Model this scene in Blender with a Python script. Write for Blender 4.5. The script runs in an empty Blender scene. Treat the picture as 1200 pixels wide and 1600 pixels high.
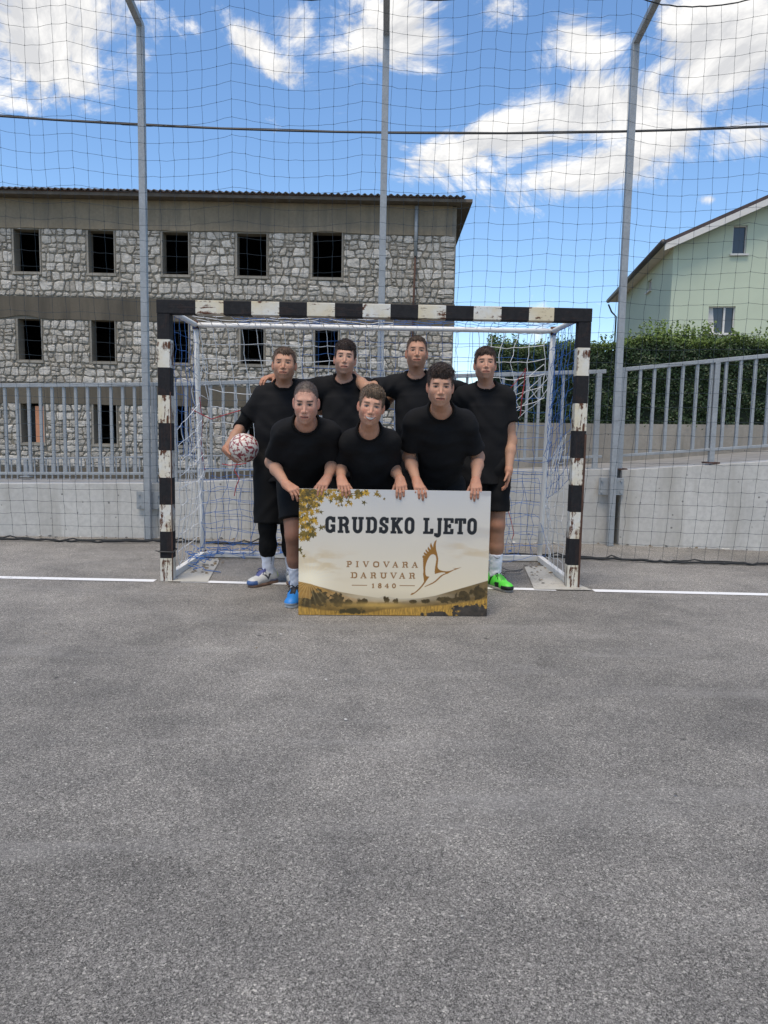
import bpy, math, random
import numpy as np
from mathutils import Vector, Matrix

random.seed(7)
RNG = np.random.default_rng(11)
C = bpy.context.scene.collection
SC = bpy.context.scene

# ---------------------------------------------------------------- camera
FPX, PITCH, ROLL, CAMH = 1155.0, math.atan(125 / 1155.0), 0.019, 1.14
_f = Vector((0, math.cos(PITCH), -math.sin(PITCH)))
_u0 = Vector((0, math.sin(PITCH), math.cos(PITCH)))
_r0 = Vector((1, 0, 0))
_rt = _r0 * math.cos(ROLL) + _u0 * math.sin(ROLL)
_up = _u0 * math.cos(ROLL) - _r0 * math.sin(ROLL)
cam_data = bpy.data.cameras.new('camera')
cam_data.sensor_fit = 'VERTICAL'
cam_data.sensor_height = 36.0
cam_data.lens = 36.0 * FPX / 1600.0
cam_data.clip_start = 0.05
cam_data.clip_end = 3000
cam = bpy.data.objects.new('camera', cam_data)
C.objects.link(cam)
cam.matrix_world = Matrix(((_rt.x, _up.x, -_f.x, 0), (_rt.y, _up.y, -_f.y, 0), (_rt.z, _up.z, -_f.z, CAMH), (0, 0, 0, 1)))
SC.camera = cam


def at(x, y, Y):
    """measured point of the photograph -> world point at distance Y"""
    d = _f + _rt * ((x - 600) / FPX) + _up * ((800 - y) / FPX)
    return Vector((0, 0, CAMH)) + d * (Y / d.y)


# ---------------------------------------------------------------- sky, sun, exposure
SUN_ELEV, SUN_AZ = math.radians(70), math.radians(200)     # azimuth clockwise from +Y: behind the camera
world = bpy.data.worlds.new('World')
SC.world = world
world.use_nodes = True
wn, wl = world.node_tree.nodes, world.node_tree.links
for n in list(wn):
    wn.remove(n)


def wnode(t, **kw):
    n = wn.new(t)
    for k, v in kw.items():
        setattr(n, k, v)
    return n


sky = wnode('ShaderNodeTexSky')
sky.sky_type = 'NISHITA'
sky.sun_disc = False
sky.sun_elevation = SUN_ELEV
sky.sun_rotation = SUN_AZ
sky.altitude = 300
sky.air_density = 1.0
sky.dust_density = 0.35
sky.ozone_density = 2.2
hsv = wnode('ShaderNodeHueSaturation')
hsv.inputs['Saturation'].default_value = 1.12
hsv.inputs['Value'].default_value = 1.15
wl.new(sky.outputs[0], hsv.inputs['Color'])
tc = wnode('ShaderNodeTexCoord')
sep = wnode('ShaderNodeSeparateXYZ')
wl.new(tc.outputs['Generated'], sep.inputs[0])


def wmath(op, a, b=None, clamp=False):
    n = wnode('ShaderNodeMath', operation=op, use_clamp=clamp)
    for i, v in enumerate((a, b)):
        if v is None:
            continue
        if isinstance(v, (int, float)):
            n.inputs[i].default_value = v
        else:
            wl.new(v, n.inputs[i])
    return n.outputs[0]


# cloud layer: direction flattened onto a plane of cloud above the place
den = wmath('MAXIMUM', sep.outputs['Y'], 0.02)
gu = wmath('DIVIDE', sep.outputs['X'], den)
gv = wmath('DIVIDE', sep.outputs['Z'], den)
comb = wnode('ShaderNodeCombineXYZ')
wl.new(gu, comb.inputs[0]); wl.new(gv, comb.inputs[1])
GN = comb.outputs[0]
front = wmath('GREATER_THAN', sep.outputs['Y'], 0.05)
tot = None
# (px centre, half sizes, tilt, weight): cloud banks in view
for (cx, cy, rx, ry, tilt, w) in [(55, 70, 165, 120, 0, 1.22), (125, 138, 105, 50, 12, 1.0), (395, 70, 120, 34, -42, .80), (450, 40, 60, 50, 0, .62),
                                  (648, 55, 112, 84, 0, 1.12), (770, 10, 95, 48, 0, 1.0), (900, 55, 90, 62, 0, 1.02), (520, 195, 130, 30, 0, .50),
                                  (760, 225, 190, 50, 12, 1.1), (930, 175, 170, 60, 14, 1.15), (960, 265, 170, 48, 8, 1.1), (1040, 215, 90, 90, 0, 1.05),
                                  (1150, 80, 140, 125, 0, 1.08), (1180, 215, 110, 55, 0, 1.05), (1110, 312, 30, 13, 0, .9), (300, 45, 40, 60, 10, .55),
                                  (20, 205, 60, 25, 0, .5), (850, 300, 120, 18, 5, .45)]:
    p = at(cx, cy, 1.0) - Vector((0, 0, CAMH))
    mp = wnode('ShaderNodeMapping', vector_type='TEXTURE')
    mp.inputs['Location'].default_value = (p.x, p.z, 0)
    mp.inputs['Rotation'].default_value = (0, 0, math.radians(tilt))
    mp.inputs['Scale'].default_value = (rx / FPX * 1.05, ry / FPX * 1.05, 1)
    wl.new(GN, mp.inputs[0])
    ln = wnode('ShaderNodeVectorMath', operation='LENGTH')
    wl.new(mp.outputs[0], ln.inputs[0])
    b = wmath('MULTIPLY', wmath('SUBTRACT', 1.0, wmath('MULTIPLY', ln.outputs['Value'], 0.68), True), w * 1.12)
    tot = b if tot is None else wmath('MAXIMUM', tot, b)
tot = wmath('MULTIPLY', tot, front)


def cloud_noise(offset):
    m = wnode('ShaderNodeMapping')
    m.inputs['Location'].default_value = offset
    m.inputs['Scale'].default_value = (1.0, 1.35, 1.0)
    mix = wnode('ShaderNodeVectorMath', operation='MULTIPLY')
    wl.new(tc.outputs['Generated'], mix.inputs[0])
    mix.inputs[1].default_value = (1, 1, 1.5)
    wl.new(mix.outputs[0], m.inputs[0])
    n = wnode('ShaderNodeTexNoise')
    n.inputs['Scale'].default_value = 6.5
    n.inputs['Detail'].default_value = 7
    n.inputs['Roughness'].default_value = 0.66
    n.inputs['Distortion'].default_value = 0.55
    wl.new(m.outputs[0], n.inputs['Vector'])
    return n.outputs['Fac']


base_n = cloud_noise((0, 0, 0))
lit_n = cloud_noise((0.010, 0.0, 0.028))
# scattered clouds everywhere + the banks in view
back = wmath('MULTIPLY', wmath('SUBTRACT', 1.0, front), 0.50)
dens = wmath('ADD', wmath('ADD', tot, back), wmath('MULTIPLY', wmath('SUBTRACT', base_n, 0.5), 3.2))
alpha = wnode('ShaderNodeMapRange', interpolation_type='SMOOTHSTEP')
alpha.inputs['From Min'].default_value = 0.44
alpha.inputs['From Max'].default_value = 0.96
wl.new(dens, alpha.inputs['Value'])
shade = wnode('ShaderNodeMapRange')
shade.inputs['From Min'].default_value = -0.10
shade.inputs['From Max'].default_value = 0.12
shade.inputs['To Min'].default_value = 0.35
shade.inputs['To Max'].default_value = 1.0
wl.new(wmath('SUBTRACT', base_n, lit_n), shade.inputs['Value'])
ccol = wnode('ShaderNodeMix', data_type='RGBA')
ccol.inputs['A'].default_value = (3.0, 3.05, 3.2, 1)
ccol.inputs['B'].default_value = (6.4, 6.25, 6.0, 1)
wl.new(shade.outputs[0], ccol.inputs['Factor'])
wmix = wnode('ShaderNodeMix', data_type='RGBA')
wl.new(wmath('MULTIPLY', alpha.outputs[0], 0.95), wmix.inputs['Factor'])
wl.new(hsv.outputs[0], wmix.inputs['A'])
wl.new(ccol.outputs['Result'], wmix.inputs['B'])
bg = wnode('ShaderNodeBackground')
bg.inputs['Strength'].default_value = 0.09
wl.new(wmix.outputs['Result'], bg.inputs['Color'])
wo = wnode('ShaderNodeOutputWorld')
wl.new(bg.outputs[0], wo.inputs['Surface'])

sun_data = bpy.data.lights.new('sun', 'SUN')
sun_data.energy = 1.7
sun_data.angle = math.radians(28)
sun_data.color = (1.0, 0.88, 0.71)
sun = bpy.data.objects.new('sun', sun_data)
C.objects.link(sun)
sdir = Vector((math.sin(SUN_AZ) * math.cos(SUN_ELEV), math.cos(SUN_AZ) * math.cos(SUN_ELEV), math.sin(SUN_ELEV)))
sun.rotation_euler = sdir.to_track_quat('Z', 'Y').to_euler()
sun.location = (0, -5, 20)

SC.view_settings.view_transform = 'Standard'
SC.view_settings.look = 'None'
SC.view_settings.gamma = 1
SC.view_settings.exposure = 1.0
SC.view_settings.use_curve_mapping = False
SC.render.engine = 'CYCLES'
SC.cycles.use_denoising = True
SC.cycles.max_bounces = 4
world.cycles.sampling_method = 'MANUAL'
world.cycles.sample_map_resolution = 512

# ================================================================ helpers
def tag(o, label=None, cat=None, group=None, kind=None):
    if label: o['label'] = label
    if cat: o['category'] = cat
    if group: o['group'] = group
    if kind: o['kind'] = kind
    return o


def empty(name, loc=(0, 0, 0)):
    o = bpy.data.objects.new(name, None)
    o.empty_display_size = 0.1
    o.location = loc
    C.objects.link(o)
    return o


def link(name, me, mat=None, parent=None):
    o = bpy.data.objects.new(name, me)
    C.objects.link(o)
    if mat is not None and not me.materials:
        me.materials.append(mat)
    if parent is not None:
        o.parent = parent
        o.matrix_parent_inverse = Matrix.Translation(-parent.matrix_basis.translation) if parent.parent is None else Matrix.Identity(4)
        if parent.parent is not None:
            # parent's own world position: parts sit at the thing's origin frame
            o.matrix_parent_inverse = Matrix.Identity(4)
    return o


class MB:
    """collects vertices and faces of one mesh object"""

    def __init__(self):
        self.v, self.f, self.m = [], [], []

    def add(self, vs, fs, mi=0):
        n = len(self.v)
        self.v += [tuple(p) for p in vs]
        self.f += [tuple(i + n for i in f) for f in fs]
        self.m += [mi] * len(fs)

    def box(self, lo, hi, mi=0):
        x0, y0, z0 = lo; x1, y1, z1 = hi
        vs = [(x0, y0, z0), (x1, y0, z0), (x1, y1, z0), (x0, y1, z0), (x0, y0, z1), (x1, y0, z1), (x1, y1, z1), (x0, y1, z1)]
        self.add(vs, [(3, 2, 1, 0), (4, 5, 6, 7), (0, 1, 5, 4), (1, 2, 6, 5), (2, 3, 7, 6), (3, 0, 4, 7)], mi)

    def hexa(self, b, t, mi=0):
        """b, t: 4 bottom and 4 top points, counterclockwise from above"""
        self.add(list(b) + list(t), [(3, 2, 1, 0), (4, 5, 6, 7), (0, 1, 5, 4), (1, 2, 6, 5), (2, 3, 7, 6), (3, 0, 4, 7)], mi)

    def bar(self, a, b, w, d=None, upv=(0, 0, 1), mi=0):
        a, b = Vector(a), Vector(b)
        d = d or w
        t = (b - a).normalized()
        u = Vector(upv)
        if abs(t.dot(u)) > .95:
            u = Vector((0, 1, 0))
        s = t.cross(u).normalized(); q = s.cross(t).normalized()
        vs = []
        for p in (a, b):
            for (i, j) in ((-1, -1), (1, -1), (1, 1), (-1, 1)):
                vs.append(p + s * (i * w / 2) + q * (j * d / 2))
        self.add(vs, [(0, 1, 2, 3), (7, 6, 5, 4), (0, 4, 5, 1), (1, 5, 6, 2), (2, 6, 7, 3), (3, 7, 4, 0)], mi)

    def tube(self, pts, r, n=6, mi=0, cap=True, r1=None):
        pts = [Vector(p) for p in pts]
        m = len(pts)
        base = len(self.v)
        prev = None
        for i, p in enumerate(pts):
            t = (pts[min(i + 1, m - 1)] - pts[max(i - 1, 0)])
            t = t.normalized() if t.length > 1e-9 else Vector((0, 0, 1))
            if prev is None:
                u = Vector((0, 0, 1)) if abs(t.z) < .9 else Vector((1, 0, 0))
            else:
                u = prev
            s = t.cross(u)
            s = s.normalized() if s.length > 1e-9 else Vector((1, 0, 0))
            u = s.cross(t).normalized(); prev = u
            rr = r if r1 is None else r + (r1 - r) * i / max(m - 1, 1)
            for k in range(n):
                a = 2 * math.pi * k / n
                self.v.append(tuple(p + s * (rr * math.cos(a)) + u * (rr * math.sin(a))))
        for i in range(m - 1):
            for k in range(n):
                k2 = (k + 1) % n
                self.f.append((base + i * n + k, base + i * n + k2, base + (i + 1) * n + k2, base + (i + 1) * n + k)); self.m.append(mi)
        if cap:
            self.f.append(tuple(base + k for k in reversed(range(n)))); self.m.append(mi)
            self.f.append(tuple(base + (m - 1) * n + k for k in range(n))); self.m.append(mi)

    def mesh(self, name, mats=(), smooth=False):
        me = bpy.data.meshes.new(name)
        me.from_pydata(self.v, [], self.f)
        for m in mats:
            me.materials.append(m)
        if len(mats) > 1:
            me.polygons.foreach_set('material_index', self.m)
        if smooth:
            me.polygons.foreach_set('use_smooth', [True] * len(me.polygons))
        me.update()
        return me

    def build(self, name, mat, parent=None, smooth=False, bevel=0):
        mats = mat if isinstance(mat, (list, tuple)) else (mat,)
        o = link(name, self.mesh(name, mats, smooth), None, parent)
        if bevel:
            b = o.modifiers.new('bevel', 'BEVEL'); b.width = bevel; b.segments = 2; b.limit_method = 'ANGLE'
        return o


# ---------------------------------------------------------------- materials
def new_mat(name):
    m = bpy.data.materials.new(name)
    m.use_nodes = True
    nt = m.node_tree
    return m, nt, nt.nodes['Principled BSDF']


class NT:
    """small wrapper for shader node trees"""

    def __init__(self, nt): self.n, self.l = nt.nodes, nt.links

    def node(self, t, ins=None, **kw):
        n = self.n.new(t)
        for k, v in kw.items(): setattr(n, k, v)
        for k, v in (ins or {}).items():
            s = n.inputs[k]
            if hasattr(v, 'is_linked') or hasattr(v, 'links'): self.l.new(v, s)
            else: s.default_value = v
        return n

    def coord(self, which='Object', scale=None):
        c = self.node('ShaderNodeTexCoord').outputs[which]
        if scale is not None:
            c = self.node('ShaderNodeMapping', {0: c, 'Scale': scale}).outputs[0]
        return c

    def noise(self, vec, scale, detail=4, rough=.55, dist=0):
        return self.node('ShaderNodeTexNoise', {'Vector': vec, 'Scale': scale, 'Detail': detail, 'Roughness': rough, 'Distortion': dist}).outputs['Fac']

    def ramp(self, fac, stops, interp='LINEAR'):
        r = self.node('ShaderNodeValToRGB', {0: fac})
        r.color_ramp.interpolation = interp
        el = r.color_ramp.elements
        while len(el) < len(stops): el.new(0.5)
        for e, (p, c) in zip(el, stops):
            e.position = p
            e.color = (c, c, c, 1) if isinstance(c, (int, float)) else (*c, 1)
        return r.outputs[0]

    def mix(self, fac, a, b, mode='MIX'):
        n = self.node('ShaderNodeMix', data_type='RGBA', blend_type=mode)
        for k, v in (('Factor', fac), ('A', a), ('B', b)):
            s = n.inputs[k] if k == 'Factor' else [i for i in n.inputs if i.name == k and i.type == 'RGBA'][0]
            if hasattr(v, 'links'): self.l.new(v, s)
            elif isinstance(v, (int, float)) and k == 'Factor': s.default_value = v
            else: s.default_value = (*v, 1)
        return [o for o in n.outputs if o.type == 'RGBA'][0]

    def math(self, op, a, b=0.0, clamp=False):
        n = self.node('ShaderNodeMath', operation=op, use_clamp=clamp)
        for i, v in enumerate((a, b)):
            if hasattr(v, 'links'): self.l.new(v, n.inputs[i])
            else: n.inputs[i].default_value = v
        return n.outputs[0]

    def bump(self, h, strength=.3, dist=.01, normal=None):
        ins = {'Height': h, 'Strength': strength, 'Distance': dist}
        if normal is not None: ins['Normal'] = normal
        return self.node('ShaderNodeBump', ins).outputs[0]


def simple(name, col, rough=.7, var=.15, scale=8, bump=.0, bdist=.005, metal=0, coord='Object', spec=None):
    m, nt, b = new_mat(name)
    t = NT(nt)
    c = t.coord(coord)
    n = t.noise(c, scale, 6, .6)
    lo = tuple(x * (1 - var) for x in col); hi = tuple(min(1, x * (1 + var)) for x in col)
    t.l.new(t.ramp(n, [(.3, lo), (.7, hi)]), b.inputs['Base Color'])
    b.inputs['Roughness'].default_value = rough
    b.inputs['Metallic'].default_value = metal
    if spec is not None: b.inputs['Specular IOR Level'].default_value = spec
    if bump:
        t.l.new(t.bump(t.noise(c, scale * 6, 5, .6), bump, bdist), b.inputs['Normal'])
    return m


def attr_mat(name, rough=.6, spec=.5, bump=0, bscale=200, sss=0):
    m, nt, b = new_mat(name)
    t = NT(nt)
    a = t.node('ShaderNodeAttribute', attribute_name='col')
    t.l.new(a.outputs['Color'], b.inputs['Base Color'])
    b.inputs['Roughness'].default_value = rough
    b.inputs['Specular IOR Level'].default_value = spec
    if sss:
        b.inputs['Subsurface Weight'].default_value = sss
        b.inputs['Subsurface Radius'].default_value = (.012, .005, .003)
        b.inputs['Subsurface Scale'].default_value = 1.0
    if bump:
        t.l.new(t.bump(t.noise(t.coord('Object'), bscale, 3), bump, .002), b.inputs['Normal'])
    return m


def mat_concrete(name, base, stain, rough=.85, scale=1.0, pits=True):
    m, nt, b = new_mat(name)
    t = NT(nt)
    c = t.coord('Object')
    big = t.noise(c, .8 * scale, 6, .62, .4)
    streak = t.noise(t.coord('Object', (2.2 * scale, 2.2 * scale, .25 * scale)), 2.0, 5, .6)
    fine = t.noise(c, 22 * scale, 6, .65)
    col = t.ramp(big, [(.32, tuple(x * .76 for x in base)), (.55, base), (.75, tuple(min(1, x * 1.16) for x in base))])
    col = t.mix(t.ramp(streak, [(.48, 0.0), (.68, .75)]), col, stain)
    col = t.mix(t.ramp(fine, [(.35, .35), (.6, 0.0)]), col, tuple(x * .6 for x in base))
    nrm_h = t.noise(c, 40 * scale, 5, .6)
    if pits:
        v = t.node('ShaderNodeTexVoronoi', {'Vector': c, 'Scale': 9 * scale}).outputs['Distance']
        pit = t.ramp(v, [(.07, 1.0), (.12, 0.0)])
        gate = t.ramp(t.noise(c, 3.1 * scale, 2), [(.46, 0.0), (.52, 1.0)])
        pit = t.math('MULTIPLY', pit, gate)
        col = t.mix(pit, col, tuple(x * .35 for x in base))
        nrm_h = t.math('SUBTRACT', nrm_h, pit)
    t.l.new(col, b.inputs['Base Color'])
    b.inputs['Roughness'].default_value = rough
    t.l.new(t.bump(nrm_h, .35, .006), b.inputs['Normal'])
    return m


M = {}
M['concrete'] = mat_concrete('concrete', (.55, .535, .50), (.36, .34, .30))
M['concrete_old'] = mat_concrete('concrete_old', (.30, .275, .235), (.13, .125, .105))
M['plaster_band'] = mat_concrete('plaster_band', (.26, .212, .146), (.13, .115, .09), scale=.5, pits=False)
M['dark_band'] = mat_concrete('dark_band', (.12, .102, .076), (.05, .044, .034), scale=.6, pits=False)
M['mortar'] = mat_concrete('mortar', (.235, .21, .17), (.15, .135, .108), scale=1.0, pits=False)
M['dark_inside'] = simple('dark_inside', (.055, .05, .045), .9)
M['soffit'] = simple('soffit', (.12, .10, .08), .9, .25, 3)
M['roof_sheet'] = simple('roof_sheet', (.075, .06, .055), .7, .35, 3)
M['rust'] = simple('rust', (.075, .036, .024), .85, .4, 12, .3)
M['terrain'] = simple('terrain', (.14, .13, .09), .95, .3, .6, .3, .05)
M['path'] = simple('path', (.21, .205, .195), .9, .2, 5, .3, .004)
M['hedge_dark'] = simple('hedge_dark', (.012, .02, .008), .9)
M['house_green'] = simple('house_green', (.51, .565, .43), .85, .04, 1.2, .15, .002)
M['trim_white'] = simple('trim_white', (.62, .60, .57), .7, .06, 4)
M['eave_under'] = simple('eave_under', (.62, .55, .49), .8, .08, 4)
M['roof_tile'] = simple('roof_tile', (.07, .05, .05), .8, .3, 4)
M['gutter'] = simple('gutter', (.05, .045, .045), .5, .2, 4)
M['orange_wall'] = simple('orange_wall', (.55, .25, .14), .85, .1, 1)
M['black_rope'] = simple('black_rope', (.018, .02, .022), .9, .3, 30)
M['net_green'] = simple('net_green', (.020, .034, .045), .85, .3, 20)
M['net_white'] = simple('net_white', (.66, .67, .67), .85, .2, 30)
M['net_blue'] = simple('net_blue', (.045, .15, .42), .85, .3, 20)
M['cord_red'] = simple('cord_red', (.36, .04, .05), .85, .3, 20)
M['black_plastic'] = simple('black_plastic', (.02, .02, .02), .5, .2, 20)


def mat_galv(name, base=(.34, .36, .375)):
    m, nt, b = new_mat(name)
    t = NT(nt)
    c = t.coord('Object')
    v = t.node('ShaderNodeTexVoronoi', {'Vector': c, 'Scale': 45}).outputs['Color']
    g = t.node('ShaderNodeRGBToBW', {0: v}).outputs[0]
    n = t.noise(c, 5, 5, .6)
    col = t.mix(t.ramp(g, [(.2, 0.0), (.8, .5)]), base, tuple(x * .78 for x in base))
    col = t.mix(t.ramp(n, [(.45, 0.0), (.75, .6)]), col, tuple(x * .62 for x in base))
    t.l.new(col, b.inputs['Base Color'])
    b.inputs['Metallic'].default_value = .2
    b.inputs['Roughness'].default_value = .55
    return m


M['galv'] = mat_galv('galvanised_steel')


def mat_stone():
    m, nt, b = new_mat('limestone')
    t = NT(nt)
    c = t.coord('Object')
    info = t.node('ShaderNodeObjectInfo')
    geo = t.node('ShaderNodeNewGeometry')
    rnd = geo.outputs['Random Per Island']
    n = t.noise(c, 6, 7, .65)
    f = t.noise(c, 45, 5, .7)
    col = t.ramp(rnd, [(0.0, (.42, .39, .345)), (.35, (.52, .49, .445)), (.7, (.60, .57, .525)), (1.0, (.49, .44, .37))])
    rn2 = t.ramp(info.outputs['Random'], [(0.0, (.80, .79, .77)), (1.0, (1.1, 1.09, 1.08))])
    col = t.mix(1.0, col, rn2, 'MULTIPLY')
    col = t.mix(t.ramp(n, [(.42, 0.0), (.72, .7)]), col, (.19, .18, .155))
    col = t.mix(t.ramp(f, [(.5, 0.0), (.75, .4)]), col, (.14, .135, .12))
    t.l.new(col, b.inputs['Base Color'])
    b.inputs['Roughness'].default_value = .9
    t.l.new(t.bump(t.noise(c, 14, 7, .7), .8, .03), b.inputs['Normal'])
    return m


M['stone'] = mat_stone()


def mat_asphalt():
    m, nt, b = new_mat('asphalt')
    t = NT(nt)
    c = t.coord('Object')
    big = t.noise(c, .55, 6, .6, .5)
    mid = t.noise(c, 3.0, 6, .65, .3)
    v1 = t.node('ShaderNodeTexVoronoi', {'Vector': c, 'Scale': 205.0, 'Randomness': 1.0})
    v2 = t.node('ShaderNodeTexVoronoi', {'Vector': c, 'Scale': 430.0, 'Randomness': 1.0})
    g1 = t.node('ShaderNodeSeparateColor', {0: v1.outputs['Color']}).outputs[0]
    g2 = t.node('ShaderNodeSeparateColor', {0: v2.outputs['Color']}).outputs[1]
    hf = t.noise(c, 300, 4, .8)
    chip = t.ramp(g1, [(0.0, (.035, .034, .033)), (.4, (.125, .123, .119)), (.8, (.25, .246, .238)), (.95, (.40, .39, .375)), (1.0, (.68, .66, .62))])
    fine = t.ramp(g2, [(0.0, (.03, .029, .028)), (.5, (.165, .162, .157)), (1.0, (.42, .41, .40))])
    col = t.mix(.55, chip, fine)
    col = t.mix(1.0, col, t.ramp(hf, [(.28, (.35, .35, .35)), (.72, (1.7, 1.7, 1.7))]), 'MULTIPLY')
    tone = t.ramp(big, [(.32, (.92, .888, .832)), (.5, (1.28, 1.232, 1.155)), (.70, (1.62, 1.55, 1.445))])
    col = t.mix(1.0, col, tone, 'MULTIPLY')
    tone2 = t.ramp(mid, [(.3, (.80, .80, .80)), (.7, (1.17, 1.16, 1.14))])
    col = t.mix(1.0, col, tone2, 'MULTIPLY')
    # long faint scuffs and dust
    sc = t.noise(t.coord('Object', (.35, 2.6, 1)), 1.4, 6, .62, .6)
    col = t.mix(t.ramp(sc, [(.54, 0.0), (.72, .38)]), col, (.37, .355, .33))
    spot = t.node('ShaderNodeTexVoronoi', {'Vector': c, 'Scale': 2.3}).outputs['Distance']
    col = t.mix(t.ramp(spot, [(.015, .8), (.04, 0.0)]), col, (.03, .03, .03))
    t.l.new(col, b.inputs['Base Color'])
    b.inputs['Roughness'].default_value = .88
    b.inputs['Specular IOR Level'].default_value = .3
    h = t.math('ADD', t.math('MULTIPLY', hf, 1.0), t.math('MULTIPLY', g1, .6))
    t.l.new(t.bump(h, .9, .006), b.inputs['Normal'])
    return m


M['asphalt'] = mat_asphalt()


def mat_paint(name, col, wear, wcol=(.15, .148, .145)):
    m, nt, b = new_mat(name)
    t = NT(nt)
    c = t.coord('Object')
    n = t.noise(c, 60, 6, .75)
    n2 = t.noise(c, 3, 5, .6)
    f = t.math('ADD', t.math('MULTIPLY', n, .6), t.math('MULTIPLY', n2, .5))
    t.l.new(t.mix(t.ramp(f, [(wear, 0.0), (wear + .10, 1.0)]), col, wcol), b.inputs['Base Color'])
    b.inputs['Roughness'].default_value = .8
    t.l.new(t.bump(n, .4, .004), b.inputs['Normal'])
    return m


M['line_paint'] = mat_paint('line_paint', (.72, .72, .71), .62)
M['cream_paint'] = mat_paint('cream_paint', (.42, .405, .36), .56, (.22, .21, .19))
M['white_tube'] = mat_paint('white_tube', (.76, .74, .69), .70, (.22, .10, .05))


def mat_goal(name, axis, first, length, rust=.5):
    """black / white hoops of 0.2 m along one object axis, rust where the paint has chipped"""
    m, nt, b = new_mat(name)
    t = NT(nt)
    c = t.coord('Object')
    s = t.node('ShaderNodeSeparateXYZ', {0: c}).outputs[axis]
    k = t.math('MODULO', t.math('ADD', t.math('DIVIDE', t.math('ADD', s, first), .2), 40.0), 2.0)
    white = t.math('LESS_THAN', k, 1.0)
    lim = t.math('MULTIPLY', t.math('GREATER_THAN', s, .25), t.math('LESS_THAN', s, length)) if axis == 'X' else None
    if lim is not None: white = t.math('MULTIPLY', white, lim)
    n = t.noise(c, 9, 8, .72, .6)
    n2 = t.noise(c, 3.0, 5, .6, .3)
    st = (60, 60, 5) if axis == 'Z' else (5, 60, 60)
    scr = t.noise(t.coord('Object', st), 1.0, 5, .65, .8)
    dirt = t.noise(c, 30, 5, .7)
    paintw = t.mix(t.ramp(dirt, [(.45, 0.0), (.75, .35)]), (.64, .64, .61), (.44, .38, .28))
    paintb = t.mix(t.ramp(dirt, [(.4, 0.0), (.8, .5)]), (.011, .011, .013), (.035, .034, .036))
    col = t.mix(white, paintb, paintw)
    yel = t.mix(t.ramp(t.math('MULTIPLY', white, t.ramp(n2, [(.40, 0.0), (.62, .8)])), [(0, 0.0), (1, 1.0)]), col, (.60, .50, .31))
    f = t.math('ADD', t.math('MULTIPLY', n, .55), t.math('MULTIPLY', scr, .45))
    chip = t.ramp(f, [(rust, 0.0), (rust + .035, 1.0)])
    amt = t.math('ADD', t.math('MULTIPLY', white, .90), .10)
    col = t.mix(t.math('MULTIPLY', chip, amt), yel, (.10, .043, .025))
    t.l.new(col, b.inputs['Base Color'])
    b.inputs['Roughness'].default_value = .75
    b.inputs['Specular IOR Level'].default_value = .25
    t.l.new(t.bump(chip, .4, .002), b.inputs['Normal'])
    return m

# ================================================================ the setting
mb = MB()
mb.add([(-300, -200, -2.9), (300, -200, -2.9), (300, 600, -2.9), (-300, 600, -2.9)], [(0, 1, 2, 3)])
tag(mb.build('ground', M['terrain']), kind='structure')

mb = MB()
mb.hexa([(-40, -30, -.5), (40, -30, -.5), (40, 7.55, -.5), (-40, 7.55, -.5)], [(-40, -30, 0), (40, -30, 0), (40, 7.95, 0), (-40, 7.95, 0)])
tag(mb.build('court', M['asphalt']), kind='structure')


def sheet(name, pts, mat, z=.004):
    m_ = MB()
    m_.add([(p[0], p[1], z) for p in pts], [tuple(range(len(pts)))])
    return tag(m_.build(name, mat), kind='structure')


gx0, gx1 = -1.66, 1.475                                # outer faces of the goal posts
GY = lambda x: 5.43 + (x - gx0) * .0105
LY = lambda x: 5.452 - (x + 2.864) * .0165              # goal line, centre


def strip(name, x0, x1, w, z=.004):
    n = 12
    pts = [(x0 + (x1 - x0) * i / n, LY(x0 + (x1 - x0) * i / n) - w / 2 + random.uniform(-.004, .004)) for i in range(n + 1)]
    pts += [(x1 + (x0 - x1) * i / n, LY(x1 + (x0 - x1) * i / n) + w / 2 + random.uniform(-.004, .004)) for i in range(n + 1)]
    return sheet(name, pts, M['line_paint'], z)


strip('goal_line', -9, -1.70, .085)
strip('goal_line', -1.50, 1.28, .075)
strip('goal_line', 1.56, 9, .085)
sheet('painted_patch', [(-1.60, 5.40), (-1.30, 5.40), (-1.40, 6.20), (-1.44, 6.42), (-1.62, 6.42)], M['cream_paint'], .008)
sheet('painted_patch', [(1.12, 5.37), (1.55, 5.37), (1.50, 5.60), (1.44, 6.35), (1.22, 6.30)], M['cream_paint'], .008)

# concrete retaining wall along the court: one long run, then the ramp run on the right
WY = lambda x: 7.60 + (x + 2.4) * .034


def wall_run(name, prof, yfun, thick, label, z0=0.0, mat='concrete'):
    mb_ = MB()
    for (xa, za), (xb, zb) in zip(prof[:-1], prof[1:]):
        b = [(xa, yfun(xa), z0), (xb, yfun(xb), z0), (xb, yfun(xb) + thick, z0), (xa, yfun(xa) + thick, z0)]
        t = [(xa, yfun(xa), za), (xb, yfun(xb), zb), (xb, yfun(xb) + thick, zb), (xa, yfun(xa) + thick, za)]
        n = len(mb_.v)
        mb_.v += b + t
        fs = [(4, 5, 6, 7), (0, 1, 5, 4), (2, 3, 7, 6)]
        if (xa, za) == prof[0]: fs.append((3, 0, 4, 7))
        if (xb, zb) == prof[-1]: fs.append((1, 2, 6, 5))
        mb_.f += [tuple(i + n for i in f) for f in fs]; mb_.m += [0] * len(fs)
    o = mb_.build(name, M[mat])
    return tag(o, label, 'wall')


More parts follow.
